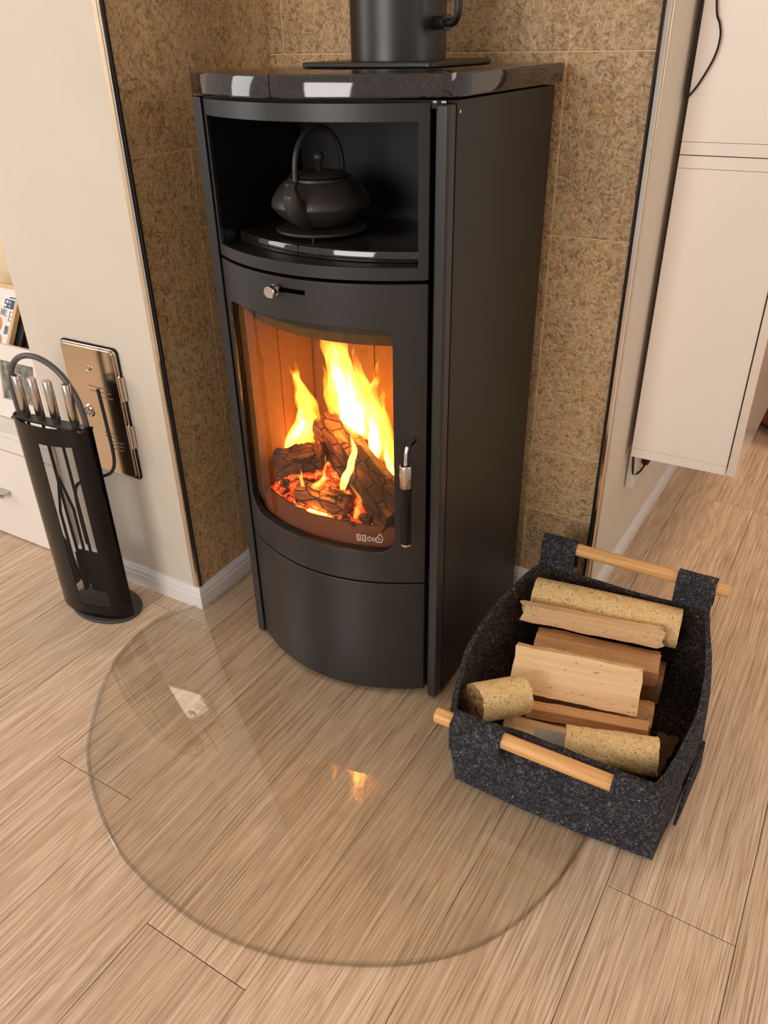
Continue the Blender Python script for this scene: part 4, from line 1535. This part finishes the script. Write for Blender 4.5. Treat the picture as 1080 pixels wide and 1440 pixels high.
tube(bm, [(-1.478+0.009*math.cos(2*PI*k/16), 1.1935, 0.470+0.009*math.sin(2*PI*k/16)) for k in range(16)], 0.0006, 4, closed=True)
O('stamped_marks', bm, 'engrave', dl, smooth=0)

# ================================================================ SIDEBOARD WITH FRAMES (LEFT RECESS)
SB = thing('sideboard', (-2.30, 1.40, 0), 'white lacquered sideboard in the recess left of the white wall', 'sideboard')
O('carcass', BX(-2.90, -1.738, 1.206, 1.615, 0.004, 0.362), 'furn', SB, smooth=0)
O('top_board', BX(-2.90, -1.738, 1.190, 1.615, 0.3625, 0.378), 'furn', SB, bevel=0.0015)
O('top_rail', BX(-2.90, -1.738, 1.190, 1.2055, 0.318, 0.3615), 'furn', SB, bevel=0.001)
for x0, x1 in ((-2.29, -1.740), (-2.90, -2.294)):
    dr = O('drawer_front', BX(x0, x1, 1.190, 1.2055, 0.006, 0.3145), 'furn', SB, bevel=0.001)
    hx0 = -2.115 if x0 > -2.3 else -2.70
    bm = bmesh.new()
    box(bm, hx0, hx0+0.142, 1.160, 1.166, 0.165, 0.177)
    box(bm, hx0, hx0+0.142, 1.160, 1.1895, 0.174, 0.178)
    box(bm, hx0+0.004, hx0+0.012, 1.164, 1.1895, 0.165, 0.177)
    box(bm, hx0+0.130, hx0+0.138, 1.164, 1.1895, 0.165, 0.177)
    O('drawer_handle', bm, 'brushed', dr)


def tilt(loc, rx, rz=0.0):
    return Matrix.Translation(loc) @ Matrix.Rotation(rz, 4, 'Z') @ Matrix.Rotation(rx, 4, 'X')


def bxm(m, *a):
    bm = bmesh.new()
    box(bm, *a, mtx=m)
    return bm


# white frame in front
PF = thing('picture_frame', (-1.905, 1.285, 0.379), 'small white picture frame with a grey photo on the sideboard', 'picture frame')
m = tilt((-1.815, 1.260, 0.3810), -0.16, 0.0)
W_, H_, bd, bv = 0.232, 0.213, 0.045, 0.056
fr = bmesh.new()
box(fr, -W_, 0, 0, 0.014, 0, bv, mtx=m)
box(fr, -W_, 0, 0, 0.014, H_-bd, H_, mtx=m)
box(fr, -W_, -W_+bd, 0, 0.014, bv, H_-bd, mtx=m)
box(fr, -bd, 0, 0, 0.014, bv, H_-bd, mtx=m)
O('frame_border', fr, 'furn', PF, bevel=0.001)
O('photo_print', bxm(m, -W_+bd, -bd, 0.007, 0.011, bv, H_-bd), 'photo', PF)
bm = bmesh.new()
for (x, z, r) in ((-0.070, 0.075, 0.012), (-0.105, 0.082, 0.014), (-0.085, 0.120, 0.014), (-0.112, 0.135, 0.012)):
    vs = [bm.verts.new((x+r*math.cos(2*PI*k/14)*0.8, 0.0066, z+r*math.sin(2*PI*k/14))) for k in range(14)]
    bmesh.ops.transform(bm, matrix=m, verts=vs)
    bm.faces.new(vs)
O('photo_shapes', bm, 'ink', PF, kind='stuff')
# wooden frame behind
PW_ = thing('picture_frame', (-2.20, 1.30, 0.379), 'taller light wood picture frame with blue lettering behind the white one', 'picture frame')
m = tilt((-2.060, 1.270, 0.3875), -0.53, 0.0)
W2, H2, b2 = 0.28, 0.366, 0.012
fr = bmesh.new()
box(fr, -W2, 0, 0, 0.016, 0, b2, mtx=m)
box(fr, -W2, 0, 0, 0.016, H2-b2, H2, mtx=m)
box(fr, -W2, -W2+b2, 0, 0.016, b2, H2-b2, mtx=m)
box(fr, -b2, 0, 0, 0.016, b2, H2-b2, mtx=m)
O('frame_border', fr, 'wood_frame', PW_, bevel=0.001)
pp_ = O('poster_print', bxm(m, -W2+b2, -b2, 0.008, 0.012, b2, H2-b2), 'paper', PW_)
bm = bmesh.new()


def let(strokes, x, z, w_, h_, t=0.0022):
    for (u0, v0, u1, v1) in strokes:
        p = Vector((x+u0*w_, 0, z+v0*h_))
        q = Vector((x+u1*w_, 0, z+v1*h_))
        d = (q-p)
        l = d.length
        ang = math.atan2(d.z, d.x)
        mm = m @ Matrix.Translation((p+q)/2) @ Matrix.Rotation(-ang, 4, 'Y')
        box(bm, -l/2-t/2, l/2+t/2, 0.0070, 0.0079, -t/2, t/2, mtx=mm)


box(bm, -0.046, -0.020, 0.0070, 0.0079, 0.327, 0.331, mtx=m)
S_ = [(0, 0, 1, 0), (1, 0, 1, .5), (0, .5, 1, .5), (0, .5, 0, 1), (0, 1, 1, 1)]
let(S_, -0.062, 0.300, 0.010, 0.022, 0.004)
let([(0, 0, 0, 1), (0, 1, 1, 1), (0, .5, .8, .5), (0, 0, 1, 0), (1, 0, 1, 1)], -0.046, 0.299, 0.010, 0.022, 0.004)
let([(0, 0, 0, 1), (1, 0, 1, 1), (0, 1, 1, 1), (0.5, 0, .5, 1)], -0.031, 0.298, 0.010, 0.022, 0.004)
O('blue_lettering', bm, 'blue', pp_)
bm = bmesh.new()
let([(0, 0, 0, 1), (1, 0, 1, 1), (0, 1, 1, 0)], -0.072, 0.276, 0.009, 0.018, 0.002)
let([(0, 0, 0, 1)], -0.058, 0.275, 0.010, 0.018, 0.002)
let([(0, 0, 0, 1), (0, 0, 1, 0)], -0.052, 0.274, 0.008, 0.018, 0.002)
let([(0, 0, 0, 1), (0, 0, 1, 0), (0, .5, 1, .5), (0, 1, 1, 1)], -0.033, 0.262, 0.010, 0.026, 0.002)
box(bm, -0.042, -0.026, 0.0070, 0.0079, 0.222, 0.246, mtx=m)
O('grey_lettering', bm, 'ink', pp_, kind='stuff')
bm = bmesh.new()
for (x, z, rx_, rz_) in ((-0.078, 0.245, 0.022, 0.026), (-0.080, 0.200, 0.036, 0.026)):
    A = [bm.verts.new((x+rx_*math.cos(2*PI*k/24), 0.0074-0.0002*(z < 0.21), z+rz_*math.sin(2*PI*k/24))) for k in range(24)]
    bmesh.ops.transform(bm, matrix=m, verts=A)
    bm.faces.new(A)
O('orange_figure', bm, 'skin', pp_)
# black case and brown box beside/behind
bm = bxm(tilt((-2.034, 1.292, 0.3860), -0.53), -0.24, 0, 0, 0.012, 0, 0.36)
O('black_board', bm, 'deep', label='black board leaning between the wooden picture frame and the brown board', cat='board', bevel=0.001)
bm = bxm(tilt((-1.915, 1.318, 0.3870), -0.53), -0.28, 0, 0, 0.014, 0, 0.34)
O('brown_board', bm, 'brown', label='brown board leaning behind the white picture frame beside the white wall', cat='board', bevel=0.001)

# ================================================================ WALL CABINETS (RIGHT)
CY0, CX0, CX1 = 1.872, -0.3615, -0.1335


def cabinet(name, z0, z1, lab):
    t = thing(name, ((CX0+CX1)/2, 2.4, z0), lab, 'cabinet', 'wall cabinets on the right')
    bm = bmesh.new()
    pa = 0.024
    yb = 3.05
    ngon_prism(bm, [(CX0, CY0), (CX1, CY0+0.004), (CX1+RS*(yb-CY0), yb), (CX0+RS*(yb-CY0), yb)], 'z', z0+pa+0.0008, z1-pa-0.0008)
    O('side_board', bm, 'cab', t, smooth=0)
    for a_, b_, nm in ((z0, z0+pa, 'bottom_board'), (z1-pa, z1, 'top_board')):
        bm = bmesh.new()
        ngon_prism(bm, [(CX0, CY0-0.001), (CX1, CY0+0.003), (CX1+RS*(yb-CY0), yb), (CX0+RS*(yb-CY0), yb)], 'z', a_, b_)
        O(nm, bm, 'cab', t, bevel=0.0006)
    ys = (CY0+0.0, 2.47, 3.05)
    for a_, b_ in zip(ys, ys[1:]):
        bm = bmesh.new()
        x_ = CX1+0.0035
        ngon_prism(bm, [(x_+RS*(a_-CY0), a_+0.001), (x_+0.019+RS*(a_-CY0), a_+0.001), (x_+0.019+RS*(b_-CY0), b_-0.001), (x_+RS*(b_-CY0), b_-0.001)], 'z', z0+0.001, z1-0.001)
        O('cabinet_door', bm, 'cabfront', t, bevel=0.001)
    return t


cabinet('wall_cabinet', 0.371, 1.0795, 'lower white wall cabinet hanging above the floor at the right')
cabinet('wall_cabinet', 1.0815, 1.78, 'upper white wall cabinet with a loose black cable down its side')

bm = bmesh.new()
tube(bm, spline([(-0.349, 1.862, 1.46), (-0.345, 1.862, 1.40), (-0.334, 1.862, 1.335), (-0.325, 1.862, 1.315), (-0.3195, 1.862, 1.292), (-0.3240, 1.862, 1.258), (-0.343, 1.862, 1.216), (-0.359, 1.862, 1.192), (-0.3665, 1.864, 1.189), (-0.369, 1.867, 1.22), (-0.366, 1.868, 1.30), (-0.362, 1.868, 1.40)], 8), 0.0022, 8)
O('black_cable', bm, 'cable', label='thin black cable looping over the side of the upper cabinet', cat='cable')

# socket box and plug below the cabinet
xs_ = xr(1.95)
SK = O('power_socket', BX(xs_+0.001, xs_+0.022, 1.915, 1.985, 0.255, 0.360), 'plastic', label='white plastic socket box on the wall under the cabinet', cat='socket', bevel=0.002)
PG = thing('plug', (xs_+0.03, 2.02, 0.30), 'black plug with a short lead beside the white socket box', 'plug')
bm = bmesh.new()
tube(bm, [(xs_+0.026, 1.985, 0.362), (xs_+0.028, 1.99, 0.345), (xs_+0.030, 1.99, 0.310), (xs_+0.032, 1.99, 0.298)], [0.009, 0.015, 0.014, 0.008], 14)
O('plug_body', bm, 'cable', PG)
bm = bmesh.new()
tube(bm, spline([(xs_+0.012, 1.905, 0.372), (xs_+0.014, 1.908, 0.34), (xs_+0.018, 1.915, 0.30), (xs_+0.026, 1.95, 0.29), (xs_+0.032, 1.985, 0.30)], 6), 0.0028, 8)
O('plug_lead', bm, 'cable', PG)

# brown leather pouf far down the passage
bm = bmesh.new()
lathe(bm, [(0.0, 0.001), (0.20, 0.002), (0.235, 0.03), (0.25, 0.10), (0.255, 0.20), (0.245, 0.28), (0.215, 0.33), (0.12, 0.352), (0.0, 0.356)], (0.045, 3.21, 0.0), 40)
pf = O('leather_pouf', bm, 'leather', label='brown leather seat on the floor beyond the wall cabinets', cat='pouf')
bm = bmesh.new()
tube(bm, [(0.045+0.239*math.cos(2*PI*k/48), 3.21+0.239*math.sin(2*PI*k/48), 0.030) for k in range(48)], 0.004, 6, closed=True)
O('piping', bm, 'deep', pf)
